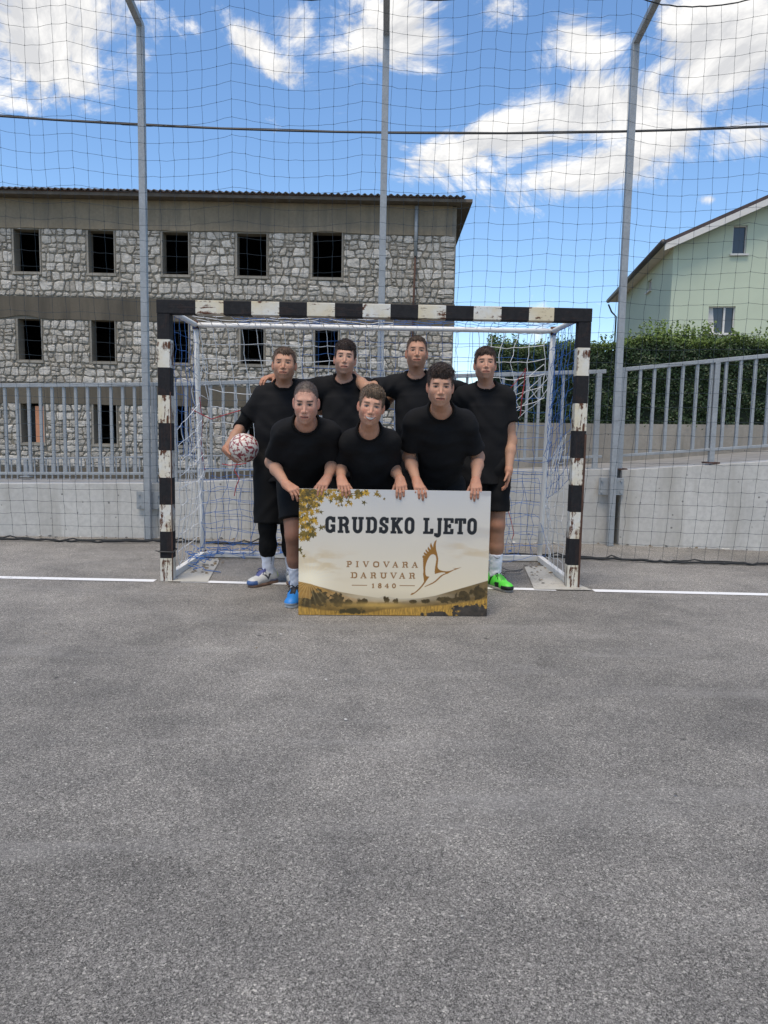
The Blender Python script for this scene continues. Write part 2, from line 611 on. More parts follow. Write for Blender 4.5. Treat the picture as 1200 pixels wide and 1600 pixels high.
wl_ = wall_run('concrete_wall', [(-14, .36), (-9, .46), (-3.9, .537), (-2.39, .565), (-.06, .69), (1.3, .765), (2.43, .795)], WY, .24,
               'low pale concrete wall behind the goal carrying the level grey railing', -.6)
RY = lambda x: 7.735 - (x - 2.4) * .155
wr_ = wall_run('concrete_wall', [(2.48, .790), (3.0, .835), (4.0, .925), (5.0, 1.03), (8, 1.36)], RY, .26,
               'rising pale concrete wall of the ramp on the right with rust-footed railing', -.6)

# ramp / walkway behind the walls
mb = MB()
xs = [-14, -9, -3.9, -2.4, 0, 1.3, 2.35, 3.0, 4.0, 5.0, 8, 14]
zt = [.20, .26, .34, .37, .52, .63, .70, .76, .85, .95, 1.27, 1.9]
for i in range(len(xs) - 1):
    a, b = xs[i], xs[i + 1]
    ya = (WY(a) + .245) if a <= 2.36 else RY(min(a, 8)) + .262
    yb = (WY(b) + .245) if b <= 2.36 else RY(min(b, 8)) + .262
    mb.add([(a, ya, zt[i]), (b, yb, zt[i + 1]), (b, 11.2, zt[i + 1] + .02), (a, 11.2, zt[i] + .02)], [(0, 1, 2, 3)])
tag(mb.build('ramp_path', M['path']), kind='structure')

# second retaining wall under the hedge
W2 = lambda x: 10.2
wall_run('retaining_wall', [(1.18, 1.30), (3.0, 1.31), (5.3, 1.335), (12, 1.40)], W2, .3,
         'stained older concrete wall carrying the green hedge', -.5, 'concrete_old')

# ---------------------------------------------------------------- railings
def railing(name, p0, p1, top0, top1, low0, low1, n, posts, label, bw=.026, rail=.05, feet=(0, 0), ylow=None):
    """p0, p1: (x, y) ends; n balusters; posts: positions 0..1 of the thicker posts"""
    base = empty(name, (p0[0], p0[1], feet[0]))
    tag(base, label, 'railing')
    P = lambda s, z: Vector((p0[0] + (p1[0] - p0[0]) * s, p0[1] + (p1[1] - p0[1]) * s, z))
    T = lambda s: top0 + (top1 - top0) * s
    L = lambda s: low0 + (low1 - low0) * s
    F = lambda s: feet[0] + (feet[1] - feet[0]) * s
    m_ = MB(); m_.bar(P(0, top0), P(1, top1), rail, rail * .8); m_.build('top_rail', M['galv'], base, bevel=.004)
    m_ = MB(); m_.bar(P(0, low0), P(1, low1), rail * .8, rail * .55); m_.build('bottom_rail', M['galv'], base, bevel=.003)
    me = None
    for i in range(n):
        s = (i + .5) / n
        if any(abs(s - q) * Vector((p1[0] - p0[0], p1[1] - p0[1])).length < .045 for q in posts):
            continue
        a = P(s, L(s)); h = T(s) - rail * .36 - L(s)
        if me is None:
            m_ = MB(); m_.bar((0, 0, 0), (0, 0, 1), bw, bw); me = m_.mesh('baluster', (M['galv'],))
        o = link('baluster', me, None, base)
        o.location = a; o.scale = (1, 1, h)
    for q in posts:
        m_ = MB(); m_.bar(P(q, F(q)), P(q, T(q) - rail * .38), .052, .052)
        o = m_.build('post', M['galv'], base, bevel=.003)
        m_ = MB(); c = P(q, F(q)); m_.box((c.x - .07, c.y - .06, c.z - .004), (c.x + .07, c.y + .06, c.z + .012)); m_.build('base_plate', M['rust'] if 'ramp' in name else M['galv'], o)
    return base


def wtop(x):
    return float(np.interp(x, [-14, -9, -3.9, -2.39, -.06, 1.3, 2.335], [.36, .46, .537, .565, .69, .765, .79]))


railing('railing', (-9.0, WY(-9.0) + .12), (-2.3, WY(-2.3) + .12), 1.40, 1.585, .56, .665, 56, [.02, .5, .985],
        'level galvanised steel railing on the low wall left of the goal', feet=(.46, .565))
railing('railing', (-2.26, WY(-2.26) + .12), (2.30, WY(2.3) + .12), 1.585, 1.815, .68, .925, 36, [.015, .52, .985],
        'galvanised steel railing on the low wall directly behind the goal', feet=(.57, .79))
railing('ramp_railing', (2.43, RY(2.43) + .10), (6.3, RY(6.3) + .10), 1.83, 2.235, .935, 1.30, 28, [.012, .245, .62, .985],
        'galvanised steel railing climbing along the ramp wall on the right', feet=(.79, 1.17), bw=.028)
# far railing across the walkway on the left
railing('far_railing', (-9.5, 11.0), (0.9, 11.0), .50, .86, .12, .36, 120, [.01, .2, .4, .6, .8, .99],
        'thin grey railing beyond the walkway, seen low through the front bars', bw=.018, rail=.03, feet=(.24, .58))

# ---------------------------------------------------------------- poles and ball-stop net
PX = [(-2.415, 7.515), (-.064, 7.60), (2.365, 7.655)]
for i, (x, y) in enumerate(PX):
    root = empty('net_pole', (x, y, 0))
    tag(root, ['tall galvanised net pole left of the goal, bent forward at its top',
               'tall galvanised net pole standing behind the middle of the goal',
               'tall galvanised net pole right of the goal, bolted to the wall by a plate'][i], 'pole', 'poles that carry the net')
    m_ = MB(); m_.bar((x, y, 0), (x, y, 4.97), .065, .065, (0, 1, 0)); m_.build('upright', M['galv'], root, bevel=.006)
    m_ = MB(); m_.bar((x, y + .02, 4.955), (x, 6.93, 5.08), .06, .06); m_.build('arm', M['galv'], root, bevel=.006)
    zb = wtop(x) - .17
    m_ = MB(); m_.box((x - .13, y + .043, zb - .09), (x + .13, y + .055, zb + .09)); pl = m_.build('bracket', M['galv'], root, bevel=.003)
    for sx in (-1, 1):
        for sz in (-1, 1):
            m_ = MB(); m_.tube([(x + sx * .10, y + .030, zb + sz * .06), (x + sx * .10, y + .045, zb + sz * .06)], .012, 6); m_.build('bolt', M['galv'], pl)
m_ = MB(); m_.tube([(-9, 6.93, 5.085), (9, 6.93, 5.085)], .028, 10)
tag(m_.build('top_tube', M['galv'], smooth=True), 'horizontal steel tube along the pole arms at the top edge', 'tube')

nr = empty('ball_stop_net', (0, 6.95, 0))
tag(nr, 'large dark square-mesh ball net hanging behind the goal across the whole court end', 'net')


def wob(a, b, s):
    return math.sin(a * 1.7 + s) * .5 + math.sin(b * 2.3 + a * .9 + s * 2.1) * .35 + math.sin(a * 4.1 - b * 3.3 + s) * .25


CELL = .131
nu = 84
X0 = -nu / 2 * CELL
# horizontal strands: wider apart at the top where the net is stretched, closer where it is slack
zs = [5.0]
while zs[-1] > .10:
    zs.append(zs[-1] - (.118 + .034 * min(1, zs[-1] / 4.2)))
zs[-1] = .03
ties = [-5.6, -4.55, -3.55, -2.93, -1.42, -.22, .86, 1.40, 2.05, 3.25, 4.3, 5.5]


def scallop(x):
    for a, b in zip(ties[:-1], ties[1:]):
        if a <= x <= b:
            s = (x - a) / (b - a)
            return 4 * s * (1 - s) * .085 * min(1.6, (b - a))
    return .03


def net_pt(i, j):
    x = X0 + i * CELL
    top = 1 - min(1, j / 14)
    z = zs[j] - scallop(x) * (1 - min(1, j / 26)) + .005 * wob(i * .7, j * .8, 1.3)
    ybot = float(np.interp(x, [-5, -3.1, -2, 0, 1.6, 2.9, 5], [7.22, 7.20, 7.28, 7.1, 6.8, 6.62, 6.55]))
    s = j / (len(zs) - 1)
    y = 6.93 * (1 - s) + ybot * s + .02 * wob(i * .35, j * .25, 4) + .05 * math.sin(i * .42) * (1 - s) * s
    # the cloth of the net leans sideways with the slack
    xx = x + .009 * wob(i * .5, j * .6, 7) + float(np.interp(x, [-4, 0, 4], [0.02, -.02, -.30])) * s * s
    if j == len(zs) - 1: z = .02
    return Vector((xx, min(y, WY(x) - .1 if x < 2.3 else RY(x) - .06), max(z, .02)))


NP = [[net_pt(i, j) for j in range(len(zs))] for i in range(nu + 1)]
m_ = MB()


def strand(mb_, pts, r, jit=.008, n=3):
    out = []
    for a, b in zip(pts[:-1], pts[1:]):
        out.append(a)
        out.append((a + b) / 2 + Vector((random.gauss(0, jit * .5), random.gauss(0, jit * .5), random.gauss(0, jit * .6))))
    out.append(pts[-1])
    mb_.tube(out, r, n, cap=False)


for i in range(nu + 1):
    strand(m_, NP[i], .0016, .005)
for j in range(1, len(zs) - 1):
    strand(m_, [NP[i][j] + Vector((0, 0, -.004)) for i in range(nu + 1)], .0016, .006)
# knots
for i in range(nu + 1):
    for j in range(1, len(zs) - 1):
        p = NP[i][j]; k = .0042
        m_.add([p + Vector(v) * k for v in ((1, 0, 0), (-1, 0, 0), (0, 1, 0), (0, -1, 0), (0, 0, 1), (0, 0, -1))],
               [(0, 2, 4), (2, 1, 4), (1, 3, 4), (3, 0, 4), (2, 0, 5), (1, 2, 5), (3, 1, 5), (0, 3, 5)])
m_.build('mesh_cloth', M['net_green'], nr)
m_ = MB(); strand(m_, [NP[i][0] for i in range(nu + 1)], .006, .004, 5); m_.build('top_rope', M['black_rope'], nr)
m_ = MB()
strand(m_, [NP[i][-1] for i in range(nu + 1)], .011, .012, 5)
strand(m_, [NP[i][-1] + Vector((0, .04 + .03 * math.sin(i * .6), .004)) for i in range(nu + 1)], .007, .02, 4)
m_.build('bottom_rope', M['black_rope'], nr)
for tx in ties[1:-1]:
    m_ = MB(); zz = 5.0
    m_.tube([(tx, 6.90, 5.05), (tx + .01, 6.895, 5.09), (tx + .01, 6.94, 5.12), (tx, 6.97, 5.08), (tx, 6.93, zz)], .006, 5)
    m_.tube([(tx, 6.93, 5.03), (tx + .05, 6.91, 4.98), (tx + .03, 6.90, 4.93)], .004, 4)
    m_.build('tie', M['black_rope'], nr)

# overhead cable
pts = []
for k in range(41):
    x = -16 + 32 * k / 40
    pts.append((x, 11.0, 5.355 + .0052 * (x + .6) ** 2 + (.0 if x < 0 else .0)))
m_ = MB(); m_.tube(pts, .013, 7)
m_.tube([(p[0], p[1], p[2] + .016 + .005 * math.sin(p[0] * 3)) for p in pts], .006, 5)
tag(m_.build('overhead_cable', M['black_plastic'], smooth=True), 'thick black overhead cable sagging across the sky', 'cable')

# ---------------------------------------------------------------- ruined stone building
BY = 28.0
bld = empty('stone_building', (-7, BY, -2.9))
tag(bld, 'grey rubble stone building with rows of empty dark window openings behind the left railing', 'building')
BX0, BX1 = -19.4, 2.45
cols = [-16.52, -13.29, -10.56, -7.83, -5.03, -2.27]
rows = [(6.77, 8.27, 8.31), (3.57, 5.06, 5.06), (.50, 1.96, 1.96), (-2.6, -1.1, -1.1)]
holes = []
for r, (z0, z1, zz) in enumerate(rows):
    for k, cx in enumerate(cols):
        w = .47 if r < 1 else .44
        if r == 0 and k >= 4: w = .54
        holes.append((cx - w + (.02 if r else 0), cx + w, z0, z1 + (.09 if (r, k) == (0, 5) else 0)))


def wall_holes(x0, x1, z0, z1, y0, y1, hs):
    """one closed slab in the XZ plane with rectangular openings and their reveals"""
    xs_ = sorted({x0, x1, *[h[0] for h in hs], *[h[1] for h in hs]})
    zs_ = sorted({z0, z1, *[h[2] for h in hs], *[h[3] for h in hs]})
    xs_ = [x for x in xs_ if x0 <= x <= x1]; zs_ = [z for z in zs_ if z0 <= z <= z1]
    solid = {}
    for i in range(len(xs_) - 1):
        for j in range(len(zs_) - 1):
            cx, cz = (xs_[i] + xs_[i + 1]) / 2, (zs_[j] + zs_[j + 1]) / 2
            solid[i, j] = not any(h[0] < cx < h[1] and h[2] < cz < h[3] for h in hs)
    m_ = MB()
    for (i, j), s in solid.items():
        if not s: continue
        a, b, c, d = xs_[i], xs_[i + 1], zs_[j], zs_[j + 1]
        m_.add([(a, y0, c), (b, y0, c), (b, y0, d), (a, y0, d)], [(0, 1, 2, 3)])
        m_.add([(a, y1, c), (b, y1, c), (b, y1, d), (a, y1, d)], [(3, 2, 1, 0)])
        if not solid.get((i - 1, j)): m_.add([(a, y0, c), (a, y1, c), (a, y1, d), (a, y0, d)], [(3, 2, 1, 0)])
        if not solid.get((i + 1, j)): m_.add([(b, y0, c), (b, y1, c), (b, y1, d), (b, y0, d)], [(0, 1, 2, 3)])
        if not solid.get((i, j - 1)): m_.add([(a, y0, c), (b, y0, c), (b, y1, c), (a, y1, c)], [(3, 2, 1, 0)])
        if not solid.get((i, j + 1)): m_.add([(a, y0, d), (b, y0, d), (b, y1, d), (a, y1, d)], [(0, 1, 2, 3)])
    return m_


wall_holes(BX0, BX1, -2.9, 9.35, BY, BY + .45, holes).build('wall', M['mortar'], bld)
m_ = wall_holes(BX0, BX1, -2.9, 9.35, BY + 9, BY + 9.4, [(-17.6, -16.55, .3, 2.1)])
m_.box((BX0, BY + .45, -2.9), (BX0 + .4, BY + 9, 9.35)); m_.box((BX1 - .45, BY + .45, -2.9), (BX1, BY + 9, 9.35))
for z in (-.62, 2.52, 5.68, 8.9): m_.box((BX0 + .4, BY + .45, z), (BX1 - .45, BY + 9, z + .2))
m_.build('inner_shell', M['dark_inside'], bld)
# concrete ring beams
for (z0, z1, mt) in ((8.32, 9.36, 'plaster_band'), (5.06, 5.87, 'dark_band'), (1.97, 2.72, 'dark_band'), (-1.20, -.42, 'dark_band')):
    m_ = MB()
    # broken lower edge over some openings
    n = 64
    up = [(BX0 + (BX1 - BX0 - (.16 if z0 > 8 else -.02)) * i / n, z1) for i in range(n + 1)]
    lo = [(x, z0 + random.gauss(0, .012) + (.10 * max(0, 1 - abs(x + 2.27) / .95) if z0 > 8 else (.16 * max(0, 1 - abs(x + 13.5) / .9) if z0 > 5 else 0))) for x, _ in up]
    yb = BY - .045
    for i in range(n):
        m_.add([(lo[i][0], yb, lo[i][1]), (lo[i + 1][0], yb, lo[i + 1][1]), (up[i + 1][0], yb, z1), (up[i][0], yb, z1),
                (lo[i][0], BY - .002, lo[i][1]), (lo[i + 1][0], BY - .002, lo[i + 1][1]), (up[i + 1][0], BY - .002, z1), (up[i][0], BY - .002, z1)],
               [(0, 1, 2, 3), (1, 0, 4, 5), (3, 2, 6, 7)] + ([(1, 5, 6, 2)] if i == n - 1 else []))
    m_.build('concrete_band', M[mt], bld)
# window surrounds: thin cement jambs and sills
for h in holes:
    if h[3] < 0: continue
    m_ = MB()
    for (a, b) in ((h[0] - .06, h[0]), (h[1], h[1] + .035)):
        m_.box((a, BY - .035, h[2] - .03), (b, BY - .002, h[3]))
    m_.box((h[0] - .09, BY - .06, h[2] - .11), (h[1] + .07, BY - .003, h[2] - .032))
    m_.build('window_surround', M['concrete_old'], bld)

# rubble stones
def clip(poly, nx, nz, c):
    """keep nx*x + nz*z <= c"""
    out = []
    for i in range(len(poly)):
        a, b = poly[i], poly[(i + 1) % len(poly)]
        da, db = nx * a[0] + nz * a[1] - c, nx * b[0] + nz * b[1] - c
        if da <= 0: out.append(a)
        if (da < 0 < db) or (db < 0 < da):
            t = da / (da - db)
            out.append((a[0] + (b[0] - a[0]) * t, a[1] + (b[1] - a[1]) * t))
    return out


def area(p):
    return abs(sum(p[i][0] * p[(i + 1) % len(p)][1] - p[(i + 1) % len(p)][0] * p[i][1] for i in range(len(p)))) / 2


cells = []
zones = [(5.89, 8.31), (2.74, 5.05), (-.40, 1.96)]
def course_wave(x, z):
    return .030 * math.sin(x * 1.7 + z * 5.1) + .022 * math.sin(x * 4.3 + z * 11.0) + .012 * math.sin(x * 9.1 + z * 3.0)


for (za, zb) in zones:
    bounds = [za]
    while bounds[-1] < zb - .14:
        bounds.append(bounds[-1] + random.choice([.19, .24, .28, .33, .38, .30, .26]))
    bounds[-1] = zb
    if bounds[-1] - bounds[-2] < .16: bounds.pop(-2)
    quads_z = []
    for r_, (z0, z1) in enumerate(zip(bounds[:-1], bounds[1:])):
        def zlo(x, z0=z0): return z0 + (course_wave(x, z0) if z0 > za else 0)
        def zhi(x, z1=z1): return z1 + (course_wave(x, z1) if z1 < zb else 0)
        x = BX0 + 1.0 + random.random() * .3
        tilt0 = 0.0
        while x < BX1 - .02:
            w = random.choice([.18, .24, .29, .34, .40, .47, .32, .27]) * (.8 + .7 * (z1 - z0))
            last = x + w > BX1 - .40
            if last: w = BX1 - x
            tilt1 = 0.0 if last else random.gauss(0, .035)
            xa0, xa1, xb0, xb1 = x - tilt0, x + tilt0, x + w - tilt1, x + w + tilt1
            q = [(xa0, zlo(xa0)), (xb0, zlo(xb0)), (xb1, zhi(xb1)), (xa1, zhi(xa1))]
            r = random.random()
            lerp2 = lambda p, q_, t: (p[0] + (q_[0] - p[0]) * t, p[1] + (q_[1] - p[1]) * t)
            if r < .22 and z1 - z0 > .24:                  # two flat stones one on the other
                t0, t1 = random.uniform(.35, .62), random.uniform(.35, .62)
                m0, m1 = lerp2(q[0], q[3], t0), lerp2(q[1], q[2], t1)
                quads_z += [[q[0], q[1], m1, m0], [m0, m1, q[2], q[3]]]
            elif r < .30 and w > .30:                      # big stone with a chip beside it
                t0, t1 = random.uniform(.62, .74), random.uniform(.62, .74)
                m0, m1 = lerp2(q[0], q[1], t0), lerp2(q[3], q[2], t1)
                h_ = random.uniform(.4, .6)
                c0, c1 = lerp2(m0, m1, h_), lerp2(q[1], q[2], h_)
                quads_z += [[q[0], m0, m1, q[3]], [m0, q[1], c1, c0], [c0, c1, q[2], m1]]
            else:
                quads_z.append(q)
            x += w; tilt0 = tilt1
    for q in quads_z:
        poly = []
        cx = sum(p[0] for p in q) / 4; cz = sum(p[1] for p in q) / 4
        for a_, b_ in zip(q, q[1:] + q[:1]):
            pull = random.uniform(0, .16)
            poly.append((a_[0] + (cx - a_[0]) * pull, a_[1] + (cz - a_[1]) * pull))
            t = random.uniform(.35, .65); out = random.uniform(-.02, .05)
            mx, mz = a_[0] + (b_[0] - a_[0]) * t, a_[1] + (b_[1] - a_[1]) * t
            poly.append((mx + (mx - cx) * out, mz + (mz - cz) * out))
        for h in holes:
            hx0, hx1, hz0, hz1 = h[0] - .08, h[1] + .06, h[2] - .12, h[3]
            xs_ = [p[0] for p in poly]; zs2 = [p[1] for p in poly]
            if max(xs_) < hx0 or min(xs_) > hx1 or max(zs2) < hz0 or min(zs2) > hz1: continue
            opts = [(-1, 0, -hx1), (1, 0, hx0), (0, 1, hz0), (0, -1, -hz1)]
            best = max((clip(poly, *o_) for o_ in opts), key=lambda p: area(p) if len(p) > 2 else 0)
            poly = best
            if len(poly) < 3: break
        if len(poly) >= 3 and area(poly) > .012:
            cells.append((poly, za, zb))


def stone_geo(poly):
    cx = sum(p[0] for p in poly) / len(poly); cz = sum(p[1] for p in poly) / len(poly)
    # drop very short edges, then cut the corners
    q = []
    for i, p in enumerate(poly):
        pr = poly[i - 1]
        if math.hypot(p[0] - pr[0], p[1] - pr[1]) > .05: q.append(p)
    if len(q) < 3: q = poly
    r = []
    for i in range(len(q)):
        a, b = q[i], q[(i + 1) % len(q)]
        f = random.uniform(.10, .24)
        r.append((a[0] + (b[0] - a[0]) * f, a[1] + (b[1] - a[1]) * f))
        r.append((b[0] + (a[0] - b[0]) * f, b[1] + (a[1] - b[1]) * f))
    size = math.sqrt(area(q))
    ins = random.uniform(.014, .032)
    k0 = max(.5, 1 - 2 * ins / size); k1 = k0 * random.uniform(.86, .92)
    dep = random.uniform(.025, .055)
    n = len(r)
    ring = []
    for (k, y, j) in ((k0, BY + .004, .006), (k0, BY - dep * .45, .008), (k1, BY - dep, .010)):
        for (x, z) in r:
            ring.append((cx + (x - cx) * k + random.gauss(0, j), y + (random.gauss(0, .006) if k == k1 else 0), cz + (z - cz) * k + random.gauss(0, j)))
    tilt = (random.gauss(0, .012))
    ring.append((cx, BY - dep - abs(random.gauss(.006, .008)), cz + tilt))
    fs = []
    for L_ in range(2):
        for i in range(n):
            j = (i + 1) % n
            fs.append((L_ * n + i, L_ * n + j, (L_ + 1) * n + j, (L_ + 1) * n + i))
    for i in range(n):
        fs.append((2 * n + i, 2 * n + (i + 1) % n, 3 * n))
    return ring, fs


def seen(poly):
    cx = sum(p[0] for p in poly) / len(poly); cz = sum(p[1] for p in poly) / len(poly)
    return cx > -14.6 and cz > -.4


cells.sort(key=lambda c: -area(c[0]) if seen(c[0]) else 0)
rest = MB()
for i, (poly, za, zb) in enumerate(cells):
    v, f = stone_geo(poly)
    if i < 300 and seen(poly):
        m_ = MB(); m_.add(v, f)
        link('stone', m_.mesh('stone', (M['stone'],)), None, bld)
    else:
        rest.add(v, f)
tag(rest.build('rubble_stones', M['stone'], bld), kind='stuff')

# eaves: sloping soffit boards and corrugated roof
ex0, ex1, ey0, ez = BX0 - .3, 2.96, BY - .50, 9.42
m_ = MB()
m_.hexa([(ex0, ey0, ez - .05), (ex1, ey0, ez - .05), (ex1, BY + 9.9, ez - .05), (ex0, BY + 9.9, ez - .05)], [(ex0, ey0, ez + .06), (ex1, ey0, ez + .06), (ex1, BY + 9.9, ez + .06), (ex0, BY + 9.9, ez + .06)])
m_.build('eave_slab', M['soffit'], bld)
m_ = MB()
wave = .235; nx = int((ex1 - .25 - ex0) / wave * 6)
top = []
for i in range(nx + 1):
    x = ex0 + (ex1 - .25 - ex0) * i / nx
    dz = .035 * math.cos(2 * math.pi * (x - ex0) / wave)
    top.append((x, ey0 - .10, ez + .135 + dz)); top.append((x, BY + 4.7, ez + 1.35 + dz))
    top.append((x, ey0 - .10, ez + .110 + dz)); top.append((x, BY + 4.7, ez + 1.325 + dz))
fs = []
for i in range(nx):
    a, b = i * 4, i * 4 + 4
    fs += [(a, b, b + 1, a + 1), (a + 2, a + 3, b + 3, b + 2), (a, a + 2, b + 2, b)]
m_.add(top, fs)
rf = m_.build('roof', M['roof_sheet'], bld)
m_ = MB(); m_.box((ex0, ey0 - .02, ez + .062), (ex1 - .3, ey0 + .10, ez + .10)); m_.build('fascia', M['rust'], bld)
# downpipe: grey upper length, rusted below
p0 = at(651, 322, BY - .12); p1 = at(649, 400, BY - .12); p2 = at(646, 476, BY - .12)
m_ = MB(); m_.tube([p0, p1], .065, 10); m_.build('downpipe', M['galv'], bld, smooth=True)
m_ = MB(); m_.tube([p1, p2, (p2.x, BY - .12, -2.8)], .038, 8); m_.build('rusty_downpipe', M['rust'], bld, smooth=True)

# orange house seen through the empty rooms
oh = empty('orange_house', (-27, 52, -2.9)); tag(oh, 'orange plastered house glimpsed through a ground opening of the stone building', 'house')
wall_holes(-31, -22, -2.9, 3.2, 50, 50.3, [(-25.6, -24.7, .9, 2.3), (-28.6, -27.5, .9, 2.3)]).build('wall', M['orange_wall'], oh)
m_ = MB(); m_.box((-31, 50.5, -2.9), (-22, 58, 3.1)); m_.build('house_body', M['orange_wall'], oh)
m_ = MB(); m_.hexa([(-31.4, 49.6, 3.22), (-21.6, 49.6, 3.22), (-21.6, 58.4, 3.22), (-31.4, 58.4, 3.22)], [(-31.4, 53.8, 5.6), (-21.6, 53.8, 5.6), (-21.6, 54.2, 5.6), (-31.4, 54.2, 5.6)]); m_.build('roof', M['roof_tile'], oh)

# ---------------------------------------------------------------- pale green house on the right
HC = Vector((8.20, 22.0, 0)); HD = Vector((.1313, .9913, 0)).normalized(); HG = Vector((HD.y, -HD.x, 0))
hs = empty('green_house', HC); tag(hs, 'pale green gabled house with white-trimmed dark roof behind the hedge', 'house')
HP = lambda s, t, z: HC + HG * s + HD * t + Vector((0, 0, z))
EZ, SL, HALF, LEN = 6.68, .44, 5.2, 8.7
RZ = EZ + SL * HALF


def house_face(pts_fn, s0, s1, topfn, zb, holes_, depth_dir):
    xs_ = sorted({s0, s1, *[h[0] for h in holes_], *[h[1] for h in holes_], *([HALF] if s0 < HALF < s1 else [])})
    m_ = MB()
    for a, b in zip(xs_[:-1], xs_[1:]):
        hh = sorted([h for h in holes_ if h[0] <= a and h[1] >= b], key=lambda h: h[2])
        segs = []
        z = zb
        for h in hh:
            segs.append((z, z, h[2], h[2])); z = h[3]
        segs.append((z, z, topfn(a), topfn(b)))
        for (z0a, z0b, z1a, z1b) in segs:
            m_.add([pts_fn(a, z0a), pts_fn(b, z0b), pts_fn(b, z1b), pts_fn(a, z1a)], [(0, 1, 2, 3)])
    for h in holes_:                                     # reveals
        q = [pts_fn(h[0], h[2]), pts_fn(h[1], h[2]), pts_fn(h[1], h[3]), pts_fn(h[0], h[3])]
        i_ = [p + depth_dir * .14 for p in q]
        m_.add(q + i_, [(0, 4, 5, 1), (1, 5, 6, 2), (2, 6, 7, 3), (3, 7, 4, 0)])
    return m_


gw = [(1.60, 1.98, 6.38, 7.16), (1.07, 1.80, 4.15, 4.92)]
lw = [(2.75, 3.35, 5.92, 6.28), (2.75, 3.3, 3.2, 4.15)]
m_ = house_face(lambda s, z: HP(s, 0, z), 0, 2 * HALF, lambda s: EZ + SL * min(s, 2 * HALF - s), .2, gw, HD)
m_.build('gable_wall', M['house_green'], hs)
m_ = house_face(lambda t, z: HP(0, LEN - t, z), 0, LEN, lambda t: EZ, .2, [(LEN - b, LEN - a, c, d) for a, b, c, d in lw], HG)
m_.build('side_wall', M['house_green'], hs)
m_ = MB(); m_.add([HP(0, LEN, .2), HP(2 * HALF, LEN, .2), HP(2 * HALF, LEN, EZ), HP(HALF, LEN, RZ), HP(0, LEN, EZ), HP(2 * HALF, 0, .2), HP(2 * HALF, 0, EZ)], [(1, 0, 4, 3, 2), (5, 1, 2, 6)])
m_.build('rear_wall', M['house_green'], hs)


def mat_glass():
    m, nt, b = new_mat('window_glass')
    b.inputs['Base Color'].default_value = (.05, .055, .065, 1)
    b.inputs['Roughness'].default_value = .08
    b.inputs['Specular IOR Level'].default_value = .6
    return m


M['glass'] = mat_glass()
for (holes_, fn, dd, nrm) in ((gw, lambda s, z: HP(s, 0, z), HD, -HD), (lw, lambda t, z: HP(0, t, z), HG, -HG)):
    for (a, b, c, d) in holes_:
        m_ = MB(); q = [fn(a, c), fn(b, c), fn(b, d), fn(a, d)]
        m_.add([p + dd * .11 for p in q], [(0, 1, 2, 3)]); pane = m_.build('window_pane', M['glass'], hs)
        m_ = MB(); off = dd * .08
        for p, r in zip(q, q[1:] + q[:1]): m_.bar(p + off, r + off, .055, .05, nrm)
        if b - a > .6: m_.bar((q[0] + q[1]) / 2 * .36 + q[1] * .64 - (q[0] + q[1]) / 2 * 0 + off if False else q[0].lerp(q[1], .62) + off, q[3].lerp(q[2], .62) + off, .05, .05, nrm)
        m_.build('window_frame', M['trim_white'], hs)
        m_ = MB(); m_.bar(fn(a - .06, c - .03) - dd * .03, fn(b + .06, c - .03) - dd * .03, .05, .09, nrm); m_.build('window_sill', M['trim_white'], hs)
        if b - a > .5 and dd is HD:
            m_ = MB(); m_.add([fn(a + .03, c + .03) + dd * .105, fn(a + .22, c + .03) + dd * .105, fn(a + .14, d - .03) + dd * .105, fn(a + .03, d - .03) + dd * .105], [(0, 1, 2, 3)]); m_.build('curtain', M['trim_white'], hs)
OV, OE = .42, .34
m_ = MB()
for sgn in (0, 1):
    f_ = (lambda s: s) if not sgn else (lambda s: 2 * HALF - s)
    zz = lambda s: EZ + SL * s
    lo_ = [HP(f_(-OE), -OV, zz(-OE) + .06), HP(f_(HALF), -OV, zz(HALF) + .06), HP(f_(HALF), LEN + .3, zz(HALF) + .06), HP(f_(-OE), LEN + .3, zz(-OE) + .06)]
    m_.hexa(lo_, [p + Vector((0, 0, .10)) for p in lo_])
m_.build('roof', M['roof_tile'], hs)
for sgn in (0, 1):
    f_ = (lambda s: s) if not sgn else (lambda s: 2 * HALF - s)
    m_ = MB()
    a, b = HP(f_(-OE), -OV, EZ - SL * OE + .055), HP(f_(HALF), -OV, RZ + .055)
    m_.add([a, b, b + HD * .03, a + HD * .03, a - Vector((0, 0, .18)), b - Vector((0, 0, .18)), b + HD * .03 - Vector((0, 0, .18)), a + HD * .03 - Vector((0, 0, .18))],
           [(0, 1, 5, 4), (3, 2, 6, 7), (4, 5, 6, 7), (0, 3, 7, 4), (1, 2, 6, 5)])
    m_.build('barge_board', M['trim_white'], hs)
m_ = MB()
m_.add([HP(-OE, -OV, EZ - SL * OE + .05), HP(-OE, LEN + .3, EZ - SL * OE + .05), HP(0, LEN + .3, EZ - .10), HP(0, -OV, EZ - .10)], [(0, 1, 2, 3)])
m_.build('soffit', M['eave_under'], hs)
m_ = MB(); m_.tube([HP(-OE - .05, -OV - .02, EZ - SL * OE + .10), HP(-OE - .05, LEN + .3, EZ - SL * OE + .10)], .085, 8)
m_.build('gutter', M['gutter'], hs, smooth=True)
m_ = MB(); m_.tube([HP(-OE - .05, LEN + .2, EZ - .20), HP(-.25, LEN + .2, EZ - .50), HP(-.08, LEN + .1, EZ - .7), HP(-.08, LEN + .1, .3)], .035, 8)
m_.build('downpipe', M['gutter'], hs, smooth=True)

# ---------------------------------------------------------------- hedge
hd = empty('hedge', (5, 10.35, 1.33)); tag(hd, 'dense dark green clipped hedge with fresh light shoots on top, on the older wall', 'hedge')
HX0, HX1 = 1.46, 11.0


